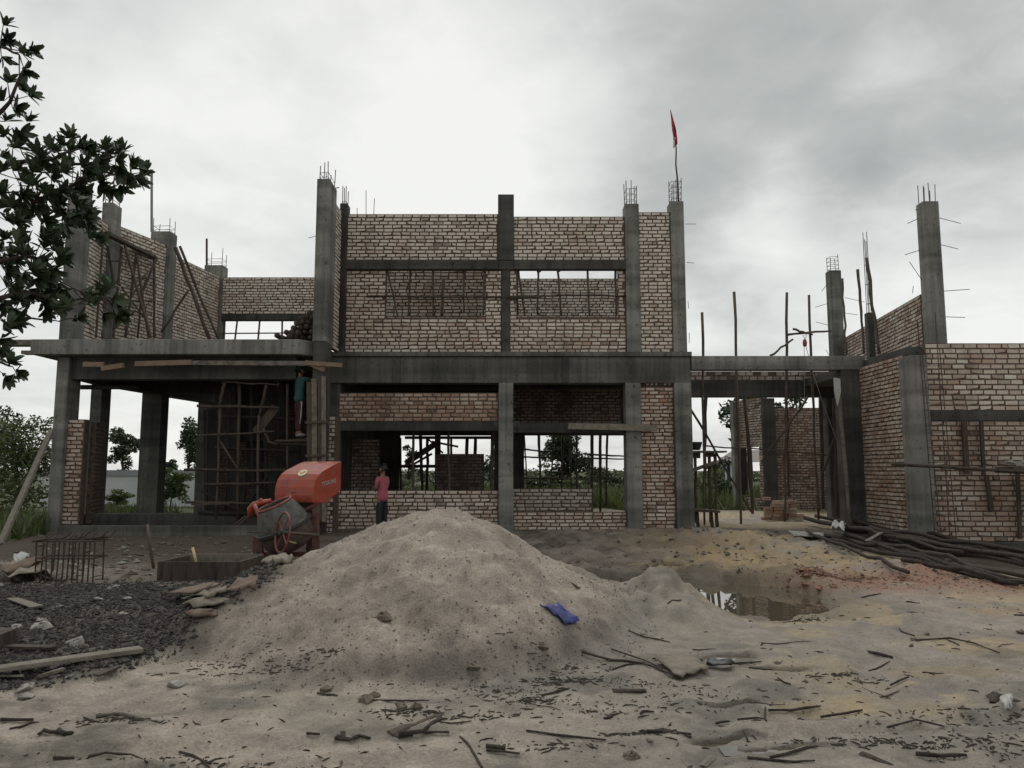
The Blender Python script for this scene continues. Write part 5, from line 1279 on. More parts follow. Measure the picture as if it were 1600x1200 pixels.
# far belt of scrub along the horizon
fb = []
for i in range(150):
    x = -130 + i * 1.75 + random.uniform(-1, 1); Y = random.uniform(85, 110)
    if -62 < x < -20: Y += 25
    h = random.uniform(.8, 1.9); fb.append((x, Y, h * .5, random.uniform(1.2, 3), 1.5, h * .75))
o = leaf_cloud(26000, fb, .5, seed=99).build('scrub_belt', leaf_far, fix=False); o['kind'] = 'stuff'
# grass: tufts at the left edge and in the meadow just behind the building
def grass(name, n, area, hmin, hmax, seed):
    g = np.random.default_rng(seed); V = []
    x = g.uniform(area[0], area[1], n); y = g.uniform(area[2], area[3], n); z = hgt(x, y)
    keep = fbm(x * .7, y * .7, 3, seed) > -.07
    x, y, z = x[keep], y[keep], z[keep]; n = len(x)
    hh_ = g.uniform(hmin, hmax, n); th = g.uniform(0, 6.28, n); w = hh_ * .07 + .006; lx, ly = g.normal(0, .35, n) * hh_, g.normal(0, .35, n) * hh_
    a = np.stack([x - w * np.cos(th), y - w * np.sin(th), z - .01], 1); b2 = np.stack([x + w * np.cos(th), y + w * np.sin(th), z - .01], 1); c = np.stack([x + lx, y + ly, z + hh_], 1)
    m = MB(); m.v = np.stack([a, b2, c], 1).reshape(-1, 3).tolist(); m.f = [tuple(q) for q in np.arange(3 * n).reshape(-1, 3).tolist()]
    o = m.build(name, leaf_grass, fix=False); o['kind'] = 'stuff'
grass('grass', 15000, (-17, -10.2, 14.5, 24), .12, .5, 5)
grass('meadow_grass', 22000, (-5.5, 14, 27, 44), .25, .8, 6)
# warehouse far left, little house behind the gap
wh = empty('boundary_wall', (xat(240, 760, 30), 30, 0), 'long white boundary wall with grey capping, seen between the porch columns', 'wall')
MB().box(xat(60, 760, 30), xat(352, 760, 30), 30, 30.15, -.3, zat(743.5, 30)).build('wall_panel', ware_m, wh)
MB().box(xat(59, 760, 30), xat(353, 760, 30), 29.94, 30.2, zat(743.5, 30) + .003, zat(734.5, 30)).build('capping', ware_r, wh)
hs = empty('house', (xat(1132, 720, 48), 48, 0), 'small far house with grey pitched roof and dark teal wall, at left of the gap', 'building')
MB().box(xat(1132, 720, 48), xat(1175, 720, 48), 48, 52, -.2, zat(722, 48)).build('wall', teal_w, hs)
MB().prism([at(1114, 722, 47.5), at(1122, 719, 47.5), at(1146, 703, 50), at(1190, 703, 50), at(1190, 722, 47.5)], (0, .12, 0)).build('roof', roof_m, hs)
for px in (1133, 1141): MB().box(xat(px, 720, 47.9), xat(px + 2, 720, 47.9), 47.9, 47.96, 0, zat(723, 48)).build('post', ware_m, hs)

# ---- near tree at the upper left: trunk outside the frame, boughs of long glossy leaves reaching in
YT = 5.4
tb_ = Vector((-5.5, YT + .3, float(hgt(-5.5, YT + .3))))
nt_ = empty('leafy_tree', tb_, 'near tree reaching in at upper left with dark clusters of long glossy leaves', 'tree')
pts, rad = crooked(tb_ - Vector((0, 0, .3)), tb_ + Vector((.25, 0, 6.2)), .15, .06, 8, .04)
MB().tube(pts, rad, n=10, jit=.05).build('trunk', bark, nt_, smooth=True)
def leaf_mesh(k):
    g = random.Random(k); w = .30 + .08 * g.random(); cup = g.uniform(.03, .09); bend = g.uniform(-.18, .1)
    V, Fc = [], []
    for i, (t, ww) in enumerate(((0, .02), (.12, .35), (.32, .9), (.55, 1.0), (.78, .80), (.92, .45), (1, 0.01))):
        z = bend * t * t
        V += [(-w * .5 * ww, t, z + cup * ww), (0, t, z), (w * .5 * ww, t, z + cup * ww)]
    for i in range(6):
        Fc += [(i * 3, i * 3 + 1, i * 3 + 4, i * 3 + 3), (i * 3 + 1, i * 3 + 2, i * 3 + 5, i * 3 + 4)]
    me = bpy.data.meshes.new('leaf'); me.from_pydata(V, [], Fc); me.materials.append(leaf_near)
    me.polygons.foreach_set('use_smooth', [True] * len(me.polygons)); return me, np.array(V), Fc
LEAVES = [leaf_mesh(k) for k in range(6)]
# leaf tufts: pixel, reach direction in the picture
tufts = [(5, 40, 60), (8, 62, -10), (2, 88, -30), (30, 82, 40), (45, 78, -5), (38, 108, -40), (12, 130, 70), (30, 140, 30), (44, 150, 10), (20, 170, 0), (6, 158, 120), (8, 190, 60), (42, 190, 50), (30, 208, -15), (6, 215, 100),
         (95, 228, 60), (108, 216, 95), (78, 235, 100), (122, 228, 10), (60, 240, 110), (58, 255, 30), (20, 232, 60), (150, 240, 120), (165, 236, 80), (182, 240, 60), (205, 265, 50), (218, 270, 5), (178, 258, -60), (160, 262, 100), (196, 282, -20), (188, 290, -50), (148, 262, -10), (162, 296, -40), (152, 275, 130), (140, 285, 70), (128, 262, 40), (110, 262, 120), (96, 270, 60), (80, 280, 20), (118, 290, -20), (100, 300, 80),
         (20, 268, 60), (45, 278, 110), (62, 300, 40), (30, 305, 0), (8, 300, 90), (50, 322, -30), (85, 318, 20), (118, 318, -10), (108, 332, -60), (70, 342, -20), (35, 335, 70), (10, 345, 30), (130, 340, 10), (140, 355, -40), (120, 350, 40), (148, 372, -10), (95, 352, -50), (5, 375, 70), (60, 330, 80), (136, 330, 60), (125, 305, 40),
         (22, 368, 40), (45, 380, 120), (66, 375, 60), (35, 395, 10), (82, 392, 50), (95, 405, 10), (60, 405, -30), (15, 398, 60), (5, 420, 0), (78, 420, -20), (50, 425, 40), (30, 428, -20), (55, 445, 10), (72, 440, -40), (10, 450, 60), (40, 460, -30), (25, 470, 40), (60, 468, 20), (95, 448, -60), (8, 478, -40), (18, 500, -10), (4, 515, 30), (80, 468, 60), (90, 478, -20), (70, 485, -30), (165, 445, 60), (150, 460, 20), (175, 468, -10), (140, 475, 90), (160, 490, -40), (180, 480, 30), (130, 470, 30), (110, 480, 130), (172, 452, 110), (185, 492, -30), (120, 498, 10),
         (14, 568, 40), (24, 580, -20), (5, 560, 90), (8, 586, -40), (-25, 60, 60), (-40, 120, 30), (-30, 200, 60), (-45, 280, 40), (-30, 340, 20), (-40, 420, 0), (-30, 480, 20), (-60, 350, 60), (-70, 240, 90), (-60, 150, 90), (-30, 560, 30), (60, 268, 70), (75, 305, 100), (18, 325, 120), (88, 335, 80), (0, 245, 20)]
tufts = tufts + [(px + random.uniform(-16, 14), py + random.uniform(-12, 16), ang + random.uniform(-60, 60)) for (px, py, ang) in tufts[41:84] + tufts[15:41] + tufts[41:84:2] + tufts[15:41:3] + tufts[84:100:2]]
tufts = tufts + [(random.uniform(-430, -40), random.uniform(-60, 560), random.uniform(0, 360)) for _ in range(170)]
SV, SF, nl, cnt = [], [], 0, 0
order = list(tufts)
centers = []
for (px, py, ang) in order:
    Y = YT + random.uniform(-.35, .35)
    c = at(px, py, Y); centers.append(c)
    ax = Vector((math.cos(R(ang)), random.uniform(-.5, .25), math.sin(R(ang)))).normalized()
    u = ax.orthogonal().normalized(); v = ax.cross(u)
    n = random.randint(12, 17)
    for i in range(n):
        th = 2 * math.pi * i / n + random.uniform(-.3, .3); op = R(random.uniform(10, 66))
        d = (ax * math.cos(op) + (u * math.cos(th) + v * math.sin(th)) * math.sin(op)).normalized()
        d = (d + Vector((0, 0, -.12))).normalized()
        L_ = random.uniform(.06, .125)
        side = d.cross(ax).normalized() if abs(d.dot(ax)) < .98 else u
        side = (side + Vector([random.uniform(-.35, .35) for _ in range(3)])).normalized(); side = (side - d * side.dot(d)).normalized()
        nn = side.cross(d)
        k = random.randrange(6)
        M_ = Matrix((side, d, nn)).transposed() * L_
        if cnt < 300 and px > -5:
            cnt += 1
            o = bpy.data.objects.new('leaf', LEAVES[k][0]); COL.objects.link(o); o.parent = nt_
            o.matrix_local = Matrix.Translation(c - WLOC[nt_.name]) @ M_.to_4x4()
        else:
            w = LEAVES[k][1] @ np.array(M_.transposed()) + np.array(c)
            SV.append(w); SF += [tuple(a + nl for a in q) for q in LEAVES[k][2]]; nl += len(w)
m = MB(); m.v = np.concatenate(SV).tolist(); m.f = SF
o = m.build('foliage', leaf_near, nt_, smooth=True, fix=False); o['kind'] = 'stuff'
# boughs and twigs carrying the tufts
limbs = [((-60, 330), (45, 318), (95, 300), (150, 268), (205, 272)), ((-60, 300), (20, 255), (85, 246), (125, 232)), ((-60, 220), (5, 170), (28, 130), (45, 95)), ((-60, 420), (30, 400), (85, 405)), ((20, 300), (75, 330), (130, 345), (150, 372)), ((-60, 480), (40, 455), (90, 470), (165, 465)), ((30, 395), (62, 428), (100, 442), (140, 466)), ((-60, 545), (15, 572)), ((10, 480), (50, 496), (92, 502)), ((100, 262), (150, 252), (178, 245)), ((-60, 100), (0, 75), (30, 85))]
lims = []
for ch in limbs:
    p = [at(a, b2, YT + random.uniform(-.1, .1)) for (a, b2) in ch]
    if ch[0][0] == -60: p = [Vector((tb_.x + .1, tb_.y, p[0].z - .35))] + p
    dense = []
    for i in range(len(p) - 1):
        for t in (0, .33, .66): dense.append(p[i].lerp(p[i + 1], t) + Vector([random.uniform(-.012, .012) for _ in range(3)]))
    dense.append(p[-1]); lims += dense
    n = len(dense)
    MB().tube(dense, [.022 * (1 - i / n) + .004 for i in range(n)] if ch[0][0] == -60 else [.009 * (1 - i / n) + .003 for i in range(n)], n=6).build('limb', bark, nt_, smooth=True)
tw = MB()
for c in centers:
    q = min(lims, key=lambda a: (a - c).length_squared); mid = q.lerp(c, .5) + Vector((0, 0, random.uniform(-.02, .02)))
    if (q - c).length > .02: tw.tube([q, mid, c], [.005, .004, .003], n=4)
tw.build('twigs', bark, nt_, fix=False)['kind'] = 'stuff'
# ================================================================== THINGS LYING ON THE GROUND
def G(px, py, lift=0.0): p = ground_px(px, py); p.z += lift; return p
def Gxy(x, y, lift=0.0): return Vector((x, y, float(hgt(x, y)) + lift))
def single(o, label, cat, group=None): o['kind'] = 'thing'; return tag(o, label, cat, group)
def rock(c, r, n=7, squash=.6, seed=None):
    b = MB(); c = Vector(c); ax = Vector((random.uniform(-.4, .4), random.uniform(-.4, .4), 1))
    b.lathe([(.0, -r * squash), (r * .75, -r * squash * .5), (r, 0), (r * .7, r * squash * .6), (0, r * squash * .8)], c + Vector((0, 0, r * squash * .35)), ax, n=n)
    b.v = [tuple(Vector(p) + Vector([random.uniform(-.22, .22) * r for _ in range(3)])) for p in b.v]
    return b
def stones(name, n, sampler, rmin, rmax, m, seed, lift=.0):
    """joined small stones: squashed octahedra"""
    g = np.random.default_rng(seed); x, y = sampler(g, n); z = hgt(x, y); n = len(x)
    r = rmin + (rmax - rmin) * g.random(n) ** 3
    o6 = np.array([(1, 0, 0), (-1, 0, 0), (0, 1, 0), (0, -1, 0), (0, 0, .7), (0, 0, -.7)], float)
    V = o6[None] * (1 + .7 * (g.random((n, 6, 3)) - .5)) + .35 * (g.random((n, 6, 3)) - .5)
    a = g.uniform(0, 6.28, n); ca, sa = np.cos(a)[:, None], np.sin(a)[:, None]
    sx = g.uniform(.7, 1.5, n)[:, None]
    X, Yv, Zv = V[..., 0] * sx, V[..., 1], V[..., 2]
    P_ = np.stack([(X * ca - Yv * sa) * r[:, None] + x[:, None], (X * sa + Yv * ca) * r[:, None] + y[:, None], Zv * r[:, None] + z[:, None] + r[:, None] * .2 + lift], -1).reshape(-1, 3)
    f8 = np.array([(0, 2, 4), (2, 1, 4), (1, 3, 4), (3, 0, 4), (2, 0, 5), (1, 2, 5), (3, 1, 5), (0, 3, 5)])
    Fa = (f8[None] + 6 * np.arange(n)[:, None, None]).reshape(-1, 3)
    m_ = MB(); m_.v = P_.tolist(); m_.f = [tuple(q) for q in Fa.tolist()]
    o = m_.build(name, m, fix=False); o['kind'] = 'stuff'; return o
def in_gravel(g, n):
    x, y = g.uniform(-9, -1.4, n * 3), g.uniform(5.3, 11.6, n * 3); k = g.random(n * 3) < gravel_mask(x, y); return x[k][:n], y[k][:n]
stones('gravel', 42000, in_gravel, .006, .030, stone_d, 1)
def on_pile(g, n):
    x, y = g.uniform(-3.9, 1.8, n * 2), g.uniform(5.6, 11.4, n * 2); r = pile_r(x, y); k = (r < 1.06) & (g.random(n * 2) < .35 + .65 * sst(.3, 1, r)); return x[k][:n], y[k][:n]
stones('sand_crumbs', 6500, on_pile, .003, .013, clod_m, 2)
def front(g, n):
    y = np.exp(g.uniform(np.log(3.6), np.log(12.5), n * 2)); x = g.uniform(-1, 1, n * 2) * (y * .75); k = (pile_r(x, y) > 1.02) & (gravel_mask(x, y) < .2) & (fbm(x * .9, y * .9, 3, 61) > -.08); return x[k][:n], y[k][:n]
stones('soil_crumbs', 1500, front, .003, .010, clod_m, 3)
def rubble(g, n):
    x, y = g.normal(5.8, 1.2, n), g.normal(11.3, .5, n); return x, y
stones('brick_rubble', 1700, rubble, .004, .024, red_rub, 4)
stones('brick_rubble_heap', 260, lambda g, n: (g.normal(4.65, .36, n), g.normal(11.45, .12, n)), .015, .06, red_rub, 5, .01)
def yard(g, n):
    x, y = g.uniform(0, 6.6, n), g.uniform(10.6, 17.5, n); return x, y
stones('yard_clods', 600, yard, .006, .06, clod_m, 6)
stones('yard_clods', 900, lambda g, n: (g.uniform(-9.5, -3.6, n), g.uniform(10.3, 16.5, n)), .01, .07, clod_m, 7)
stones('pale_chips', 260, lambda g, n: (g.uniform(-9, -4.2, n), g.uniform(10.2, 15.5, n)), .015, .07, stone_w, 8)
# litter flakes: flat scraps of rotting leaf and bark
def flakes(name, n, spots, smin, smax, m, seed):
    g = np.random.default_rng(seed); k = g.integers(0, len(spots), n); B = np.array(spots, float)[k]
    x, y = B[:, 0] + g.normal(0, 1, n) * B[:, 2], B[:, 1] + g.normal(0, 1, n) * B[:, 3]; z = hgt(x, y) + .004
    L_ = smin + (smax - smin) * g.random(n) ** 2; W_ = np.maximum(L_ * g.uniform(.025, .08, n), .0015); th = g.normal(0, .9, n) + (g.random(n) < .3) * 1.5
    ca, sa = np.cos(th), np.sin(th); t1, t2 = g.uniform(0, .35, n) * L_, g.uniform(-.1, .2, n) * L_
    A = np.stack([x - ca * L_ / 2, y - sa * L_ / 2, z], 1); C_ = np.stack([x + ca * L_ / 2, y + sa * L_ / 2, z + t1 * .12], 1)
    Bv = np.stack([x - sa * W_, y + ca * W_, z + .8 * W_ + .002], 1); D_ = np.stack([x + sa * W_, y - ca * W_, z + .004], 1)
    V = np.stack([A, D_, C_, Bv], 1)
    V2 = V.copy(); V2[..., 2] -= .008
    P_ = np.concatenate([V, V2], 1).reshape(-1, 3)
    f = np.array([(0, 1, 2, 3), (7, 6, 5, 4), (0, 4, 5, 1), (1, 5, 6, 2), (2, 6, 7, 3), (3, 7, 4, 0)])
    Fa = (f[None] + 8 * np.arange(n)[:, None, None]).reshape(-1, 4)
    m_ = MB(); m_.v = P_.tolist(); m_.f = [tuple(q) for q in Fa.tolist()]
    o = m_.build(name, m, fix=False); o['kind'] = 'stuff'; return o
sp = [tuple(ground_px(a, b2))[:2] + (sx_, sy_) for (a, b2, sx_, sy_) in ((880, 1050, .25, .08), (930, 1065, .25, .08), (880, 1065, .12, .06), (700, 1120, .3, .08), (780, 1080, .25, .1), (630, 1112, .12, .05), (840, 1095, .12, .05), (950, 1110, .4, .12), (1320, 1055, .2, .08), (1020, 1075, .4, .15), (1350, 1160, .25, .05), (1440, 1165, .2, .05), (1560, 1120, .25, .12), (1540, 1160, .3, .06), (1590, 1180, .25, .06), (1010, 1145, .12, .02), (470, 1035, .2, .05), (370, 1045, .25, .12), (190, 1125, .2, .05), (1250, 970, .12, .04), (1480, 1130, .4, .15), (1150, 1100, .5, .2), (330, 1190, .4, .05), (880, 1165, .3, .05))]
flakes('plant_litter', 1900, sp, .010, .085, litter_m, 11)
flakes('plant_litter', 300, [(1.8, 6.3, 2.6, 1.1), (3.0, 7.5, 2.2, 1.0), (0.5, 5.0, 2.4, .5), (4.0, 9.0, 2.0, .8), (-2.2, 5.2, 1.4, .5)], .012, .09, bark, 12)
flakes('bark_scraps', 420, [(2.5, 12.5, 2.2, 1.6), (4.6, 13.5, 1.6, 1.6), (-6.5, 11.5, 2, 1.0)], .03, .16, bark, 13)
flakes('pale_scraps', 160, [(-7, 11.6, 1.6, .8), (-5.5, 13.2, 1.5, .9), (-6.2, 8.6, 1.6, 1.0), (7.0, 13.6, .5, .4)], .06, .22, stone_w, 14)

# ---- sticks: the named ones first
def stick(pix, r, label, m=bark, lift=.012, group=None, cat='stick', name='stick'):
    r *= .78; pts = [G(a, b2, lift) for (a, b2) in pix]; dense = []
    for i in range(len(pts) - 1):
        for t in (0, .5): dense.append(pts[i].lerp(pts[i + 1], t) + Vector((random.uniform(-.5, .5) * r, random.uniform(-.5, .5) * r, random.uniform(0, .6) * r)))
    dense.append(pts[-1]); n = len(dense)
    o = MB().tube(dense, [r * random.uniform(.75, 1.2) * (1 - .35 * i / n) for i in range(n)], n=7, jit=.2).build(name, m, smooth=r < .02)
    if r > .02: o.scale.z = .55
    return single(o, label, cat, group)
stick([(1432, 1003), (1485, 999), (1520, 1007), (1562, 1022)], .012, 'long thin curved stick on wet sand at right, clod at its left end')
stick([(1356, 1020), (1394, 1029)], .018, 'short straight dark stick left of the long curved one')
stick([(1420, 1061), (1391, 1073)], .012, 'short tilted dark twig on the right-hand wet sand, below the straight stick')
stick([(1200, 1113), (1238, 1113), (1282, 1106)], .012, 'long dark twig lying level at right of centre near the bottom')
stick([(1283, 1124), (1320, 1118), (1348, 1112)], .010, 'slender twig right of the long level twig, on pale clay')
stick([(910, 1022), (955, 1034), (1000, 1038), (1036, 1050), (1062, 1063)], .014, 'long bent branch leading to the sandy cloth')
stick([(955, 1017), (1010, 1035), (1035, 1048)], .010, 'thin branch lying just above the long bent branch')
stick([(957, 1080), (1008, 1079)], .034, 'thick short log with a split in the middle of the foreground', wood_dark)
stick([(1020, 1032), (1085, 1029), (1098, 1034)], .010, 'thin stick along the top of the sandy cloth')
stick([(1145, 1039), (1190, 1036)], .010, 'thin stick running right from the black plastic scrap')
stick([(612, 1147), (655, 1130), (700, 1112)], .050, 'thick dark slab of bark left of centre in the foreground', wood_dark)
stick([(626, 1153), (660, 1147), (690, 1125)], .022, 'bark strip lying below the thick bark slab')
stick([(664, 1148), (702, 1147)], .012, 'small straight twig right of the thick bark slab')
stick([(524, 1152), (545, 1157), (560, 1150), (578, 1155)], .026, 'gnarled dark root piece left of the bark slab')
stick([(528, 1155), (537, 1143)], .035, 'stubby upright fork end beside the gnarled root')
stick([(760, 1175), (812, 1181)], .010, 'thin dark stick near the bottom edge at centre')
stick([(760, 1172), (790, 1172)], .022, 'stub of dark stick above the thin one at bottom centre')
stick([(1066, 1188), (1078, 1199)], .030, 'left of two grey stick stumps at the bottom edge', wood_grey)
stick([(1112, 1184), (1098, 1199)], .034, 'right of two grey stick stumps at the bottom edge', wood_grey)
stick([(1345, 1178), (1372, 1188), (1412, 1200)], .030, 'dark broken branch at the bottom edge right of centre')
stick([(1432, 1182), (1470, 1184), (1510, 1183)], .016, 'dark twig with side spurs near the bottom right')
stick([(1550, 1085), (1575, 1093), (1602, 1098)], .032, 'dark branch entering from the right edge')
stick([(1548, 1088), (1552, 1099)], .045, 'dark stump end at the right edge under the branch')
stick([(645, 1147), (622, 1152), (612, 1143)], .03, 'curled bark flake at the left tip of the bark slab')
stick([(1388, 1140), (1430, 1128), (1475, 1138)], .010, 'thin twig on pale clay near the lower right')
stick([(480, 1149), (500, 1150)], .012, 'tiny twig left of the gnarled root')
stick([(90, 1145), (102, 1150), (114, 1148)], .02, 'short curved bark piece on pale sand at lower left')
stick([(60, 1150), (68, 1146), (92, 1147)], .016, 'small dark clod with twig at lower left')
stick([(0, 1129), (52, 1127)], .016, 'straight dark stick at the left edge below the gravel')
stick([(140, 1186), (165, 1180), (205, 1183), (230, 1195)], .010, 'forked thin twig at the bottom left')
stick([(85, 1188), (115, 1188)], .014, 'dull brown stick at the bottom left corner')
stick([(150, 1122), (185, 1117), (240, 1127)], .03, 'flattened dark root mat on the sand at left', litter_m)
stick([(890, 905), (905, 920)], .028, 'dark wood chip stuck on the right flank of the sand pile', wood_dark)
stick([(1118, 1133), (1140, 1130)], .010, 'crooked little twig in the wet track right of centre')
stick([(1162, 1145), (1168, 1160)], .010, 'upright-lying crooked twig beside the wet track')
stick([(1003, 1145), (1035, 1141), (1080, 1153)], .03, 'sodden dark leaf roll near the bottom, right of centre', litter_m)
stick([(1010, 1146), (1080, 1150)], .012, 'thin wet twig under the sodden leaf roll')
# the many alike small twigs
for k in range(95):
    y = math.exp(random.uniform(math.log(4.4), math.log(10.2))); x = random.uniform(-.62, .66) * y
    if pile_r(x, y) < 1.02 or float(gravel_mask(np.array(x), np.array(y))) > .1 or (x < -.5 and random.random() < .6) or (2.1 < x < 4.6 and 8.8 < y < 11): continue
    L_ = random.uniform(.08, .34) * (1 if random.random() < .8 else 1.6); a = random.gauss(0, .45) + (math.pi / 2 if random.random() < .25 else 0)
    p = []
    for t in (-.5, -.15, .2, .5): p.append(Gxy(x + math.cos(a) * t * L_ + random.uniform(-.012, .012), y + math.sin(a) * t * L_ + random.uniform(-.012, .012), .008))
    r = random.uniform(.003, .008)
    single(MB().tube(p, [r, r * 1.1, r, r * .6], n=5, jit=.15).build('twig', bark), 'small dark twig lying on the wet sand', 'twig', 'small twigs scattered over the sand')
# clods
for (px, py, r, lab) in ((600, 967, .075, 'round dark clod stuck on the front face of the sand pile'), (570, 1096, .06, 'brown earth clump at the front foot of the sand pile'), (584, 1090, .05, 'smaller earth clump beside the one at the pile foot'), (510, 1079, .05, 'flat dark clod on the sand below the pile face'), (740, 1045, .05, 'dark bark knob at the foot of pile near its right end'), (1427, 1001, .035, 'pebbly clod at the left end of the long curved stick'), (1448, 992, .03, 'small clod above the long curved stick'), (1424, 1010, .025, 'pale clod below the start of the long curved stick'), (849, 1012, .055, 'dark lone stone right of the pile foot'), (1015, 1158, .02, 'small dark stone near the bottom centre'), (1215, 1037, .03, 'dark clod with twigs right of the small puddle'), (650, 1108, .05, 'tangled root clod above the bark slab'), (985, 1184, .05, 'hairy dark root clod near the bottom edge'), (628, 1106, .05, 'greenish litter clump left of the root clod'), (1595, 990, .05, 'dark clod at the right edge on pale clay')):
    o = rock(G(px, py), r).build('clod', clod_m); o.color = (1, 1, 1, 1); single(o, lab, 'clod')
for (px, py, r, lab) in ((118, 1005, .075, 'pale block-shaped stone on the black gravel'), (64, 981, .085, 'broad pale stone chip on the black gravel at left'), (66, 971, .06, 'thin pale stone above the broad chip on gravel'), (198, 937, .06, 'small pale chip on the gravel, towards the trough'), (155, 937, .06, 'pale chip on the gravel below the rebar cage'), (39, 1078, .07, 'pale stone near the left edge below the long plank'), (40, 1090, .06, 'pale splinter stone under another at the left edge'), (25, 981, .05, 'dull pale stone at the far left of gravel'), (192, 960, .05, 'flat grey chip in the middle of the black gravel'), (278, 1072, .085, 'pale angular stone on the sand left of the pile'), (106, 1058, .03, 'tiny pale chip under the long plank'), (95, 949, .05, 'dull chip on gravel near the short plank')):
    single(rock(G(px, py), r, 7, .4).build('stone', stone_w), lab, 'stone')
for (px, py, r, lab) in ((1258, 915, .07, 'largest broken brick lump at left of the red rubble'), (1280, 920, .06, 'broken brick lump in the middle of the red rubble'), (1303, 918, .06, 'broken brick lump at right of the red rubble')):
    single(rock(G(px, py), r, 6).build('broken_brick', red_rub), lab, 'brick')
mo = rock(Gxy(2.75, 13.2), .24, 10, .55).build('sand_lump', mat('sand lump', (.30, .235, .16), .95, .2, 9, .5, 50), smooth=True); single(mo, 'rounded pale sand lump in the rough yard before the narrow brick panel', 'mound')

# ---- sheets, cloth, plastic
def sheet(pix, name, m, label, cat, th=.012, bump=.03, sub=6, lift=.02, group=None):
    """four corners given as ground pixels -> draped, wrinkled sheet"""
    c = [G(a, b2, lift) for (a, b2) in pix]; V, Fc = [], []
    for i in range(sub + 1):
        for j in range(sub + 1):
            u, v = i / sub, j / sub
            p = c[0].lerp(c[1], u).lerp(c[3].lerp(c[2], u), v)
            if 0 < i < sub or 0 < j < sub: p = p + Vector((random.uniform(-.02, .02), random.uniform(-.02, .02), 0))
            g_ = float(hgt(p.x, p.y)) + lift
            p.z = max(p.z, g_) + random.uniform(0, bump)
            V.append(p)
    for i in range(sub):
        for j in range(sub): a = i * (sub + 1) + j; Fc.append((a, a + sub + 1, a + sub + 2, a + 1))
    o = MB().add(V, Fc).build(name, m, smooth=True); s_ = o.modifiers.new('thickness', 'SOLIDIFY'); s_.thickness = th
    return single(o, label, cat, group)
sheet([(844, 951), (872, 949), (905, 974), (884, 981)], 'plastic_sheet', blue_m, 'torn blue plastic sheet half buried at the right foot of the sand pile', 'sheet', bump=.035)
sheet([(1024, 1036), (1092, 1028), (1106, 1056), (1060, 1065)], 'cloth', tarp_m, 'sand-caked cloth flap on the wet sand right of centre', 'cloth', bump=.03)
sheet([(1105, 1037), (1143, 1040), (1144, 1047), (1106, 1045)], 'plastic_scrap', rubber, 'black plastic scrap right of the sandy cloth', 'scrap', bump=.03, sub=4)
sheet([(1564, 1096), (1584, 1098), (1580, 1114), (1568, 1118)], 'plastic_strip', white_p, 'crumpled white plastic strip at the right edge', 'strip', bump=.05, sub=4)
sheet([(0, 893), (40, 890), (95, 906), (0, 915)], 'tarpaulin', tarp_m, 'pale sandy tarpaulin heaped at the left edge before the rebar cage', 'tarpaulin', bump=.16, sub=7)
sheet([(0, 902), (60, 888), (70, 893), (0, 912)], 'tarpaulin', tarp_b, 'brown fold of tarpaulin lying over the pale one at left', 'tarpaulin', bump=.1, sub=5, lift=.10)
sheet([(20, 885), (42, 881), (44, 890), (22, 892)], 'plastic_bag', white_p, 'crumpled white bag on the tarpaulin at the left edge', 'bag', bump=.15, sub=4, lift=.1)
for k, (pix, m, lab) in enumerate((([(264, 938), (318, 922), (344, 926), (300, 941)], tarp_b, 'topmost dark folded sack at left of the sack pile'), ([(282, 945), (340, 928), (352, 934), (320, 946)], tarp_m, 'pale stiff folded sack second in the pile beside the sand'), ([(284, 952), (355, 944), (358, 951), (300, 958)], tarp_m, 'pale stiff folded sack lowest but one in the pile'), ([(290, 962), (330, 958), (340, 966), (300, 969)], tarp_b, 'small flat board under the pile of sacks'), ([(345, 932), (372, 906), (402, 903), (400, 925)], tarp_b, 'large brown sack slumped against the sand pile flank'))):
    sheet(pix, 'folded_sack', m, lab, 'sack', th=.018, bump=.014, sub=5, lift=.015 + .018 * (4 - k))
sheet([(410, 885), (440, 870), (455, 880), (430, 893)], 'cement_bag', tarp_m, 'pale cement bag slumped under the mixer drum', 'bag', th=.05, bump=.06, sub=5, lift=.05)
sheet([(1298, 848), (1306, 834), (1323, 836), (1320, 853)], 'white_bag', white_p, 'crumpled white bag lying on the log pile', 'bag', bump=.14, sub=5, lift=.22)
sheet([(1232, 832), (1292, 836), (1296, 842), (1240, 839)], 'plastic_film', stone_w, 'dirty pale film trodden into the soil left of the log pile', 'sheet', bump=.03, sub=5)
# ---- planks
def plank(a, b2, w, th, label, m=wood_grey, lift=.03, la=0, lb=0, name='plank'):
    return single(MB().bar(G(*a, lift + la), G(*b2, lift + lb), w, th, jit=.006).build(name, m, bevel=.004), label, 'plank')
plank((-60, 1064), (220, 1024), .13, .03, 'longest grey plank across the black gravel at left', wood_grey, .05)
plank((0, 1016), (84, 1018), .07, .03, 'thin dark plank on the gravel above the longest plank', wood_dark)
plank((19, 939), (58, 953), .12, .025, 'short grey plank lying askew on the gravel', wood_grey)
plank((60, 1063), (100, 1052), .03, .02, 'narrow splinter lying under the longest plank', wood_grey)
plank((0, 1063), (36, 1064), .03, .02, 'tiny lath at the left edge under the longest plank', wood_grey)
plank((150, 1062), (185, 1048), .05, .02, 'dark lath at the right under the longest plank', wood_dark)
plank((1355, 868), (1378, 852), .07, .02, 'small pale lath lying across the log pile', wood_grey, .25)
single(MB().bar(G(-60, 1024), G(8, 1012, .08), .3, .2).build('crate_end', wood_dark), 'dark crate corner at the left edge on the gravel', 'crate')
lp_ = MB().bar(at(0, 851, 13.9), at(81, 671, 16.7), .13, .05, up=(0, 1, 0)).build('leaning_plank', wood_grey); single(lp_, 'long grey plank leaning against the leftmost porch column', 'plank')
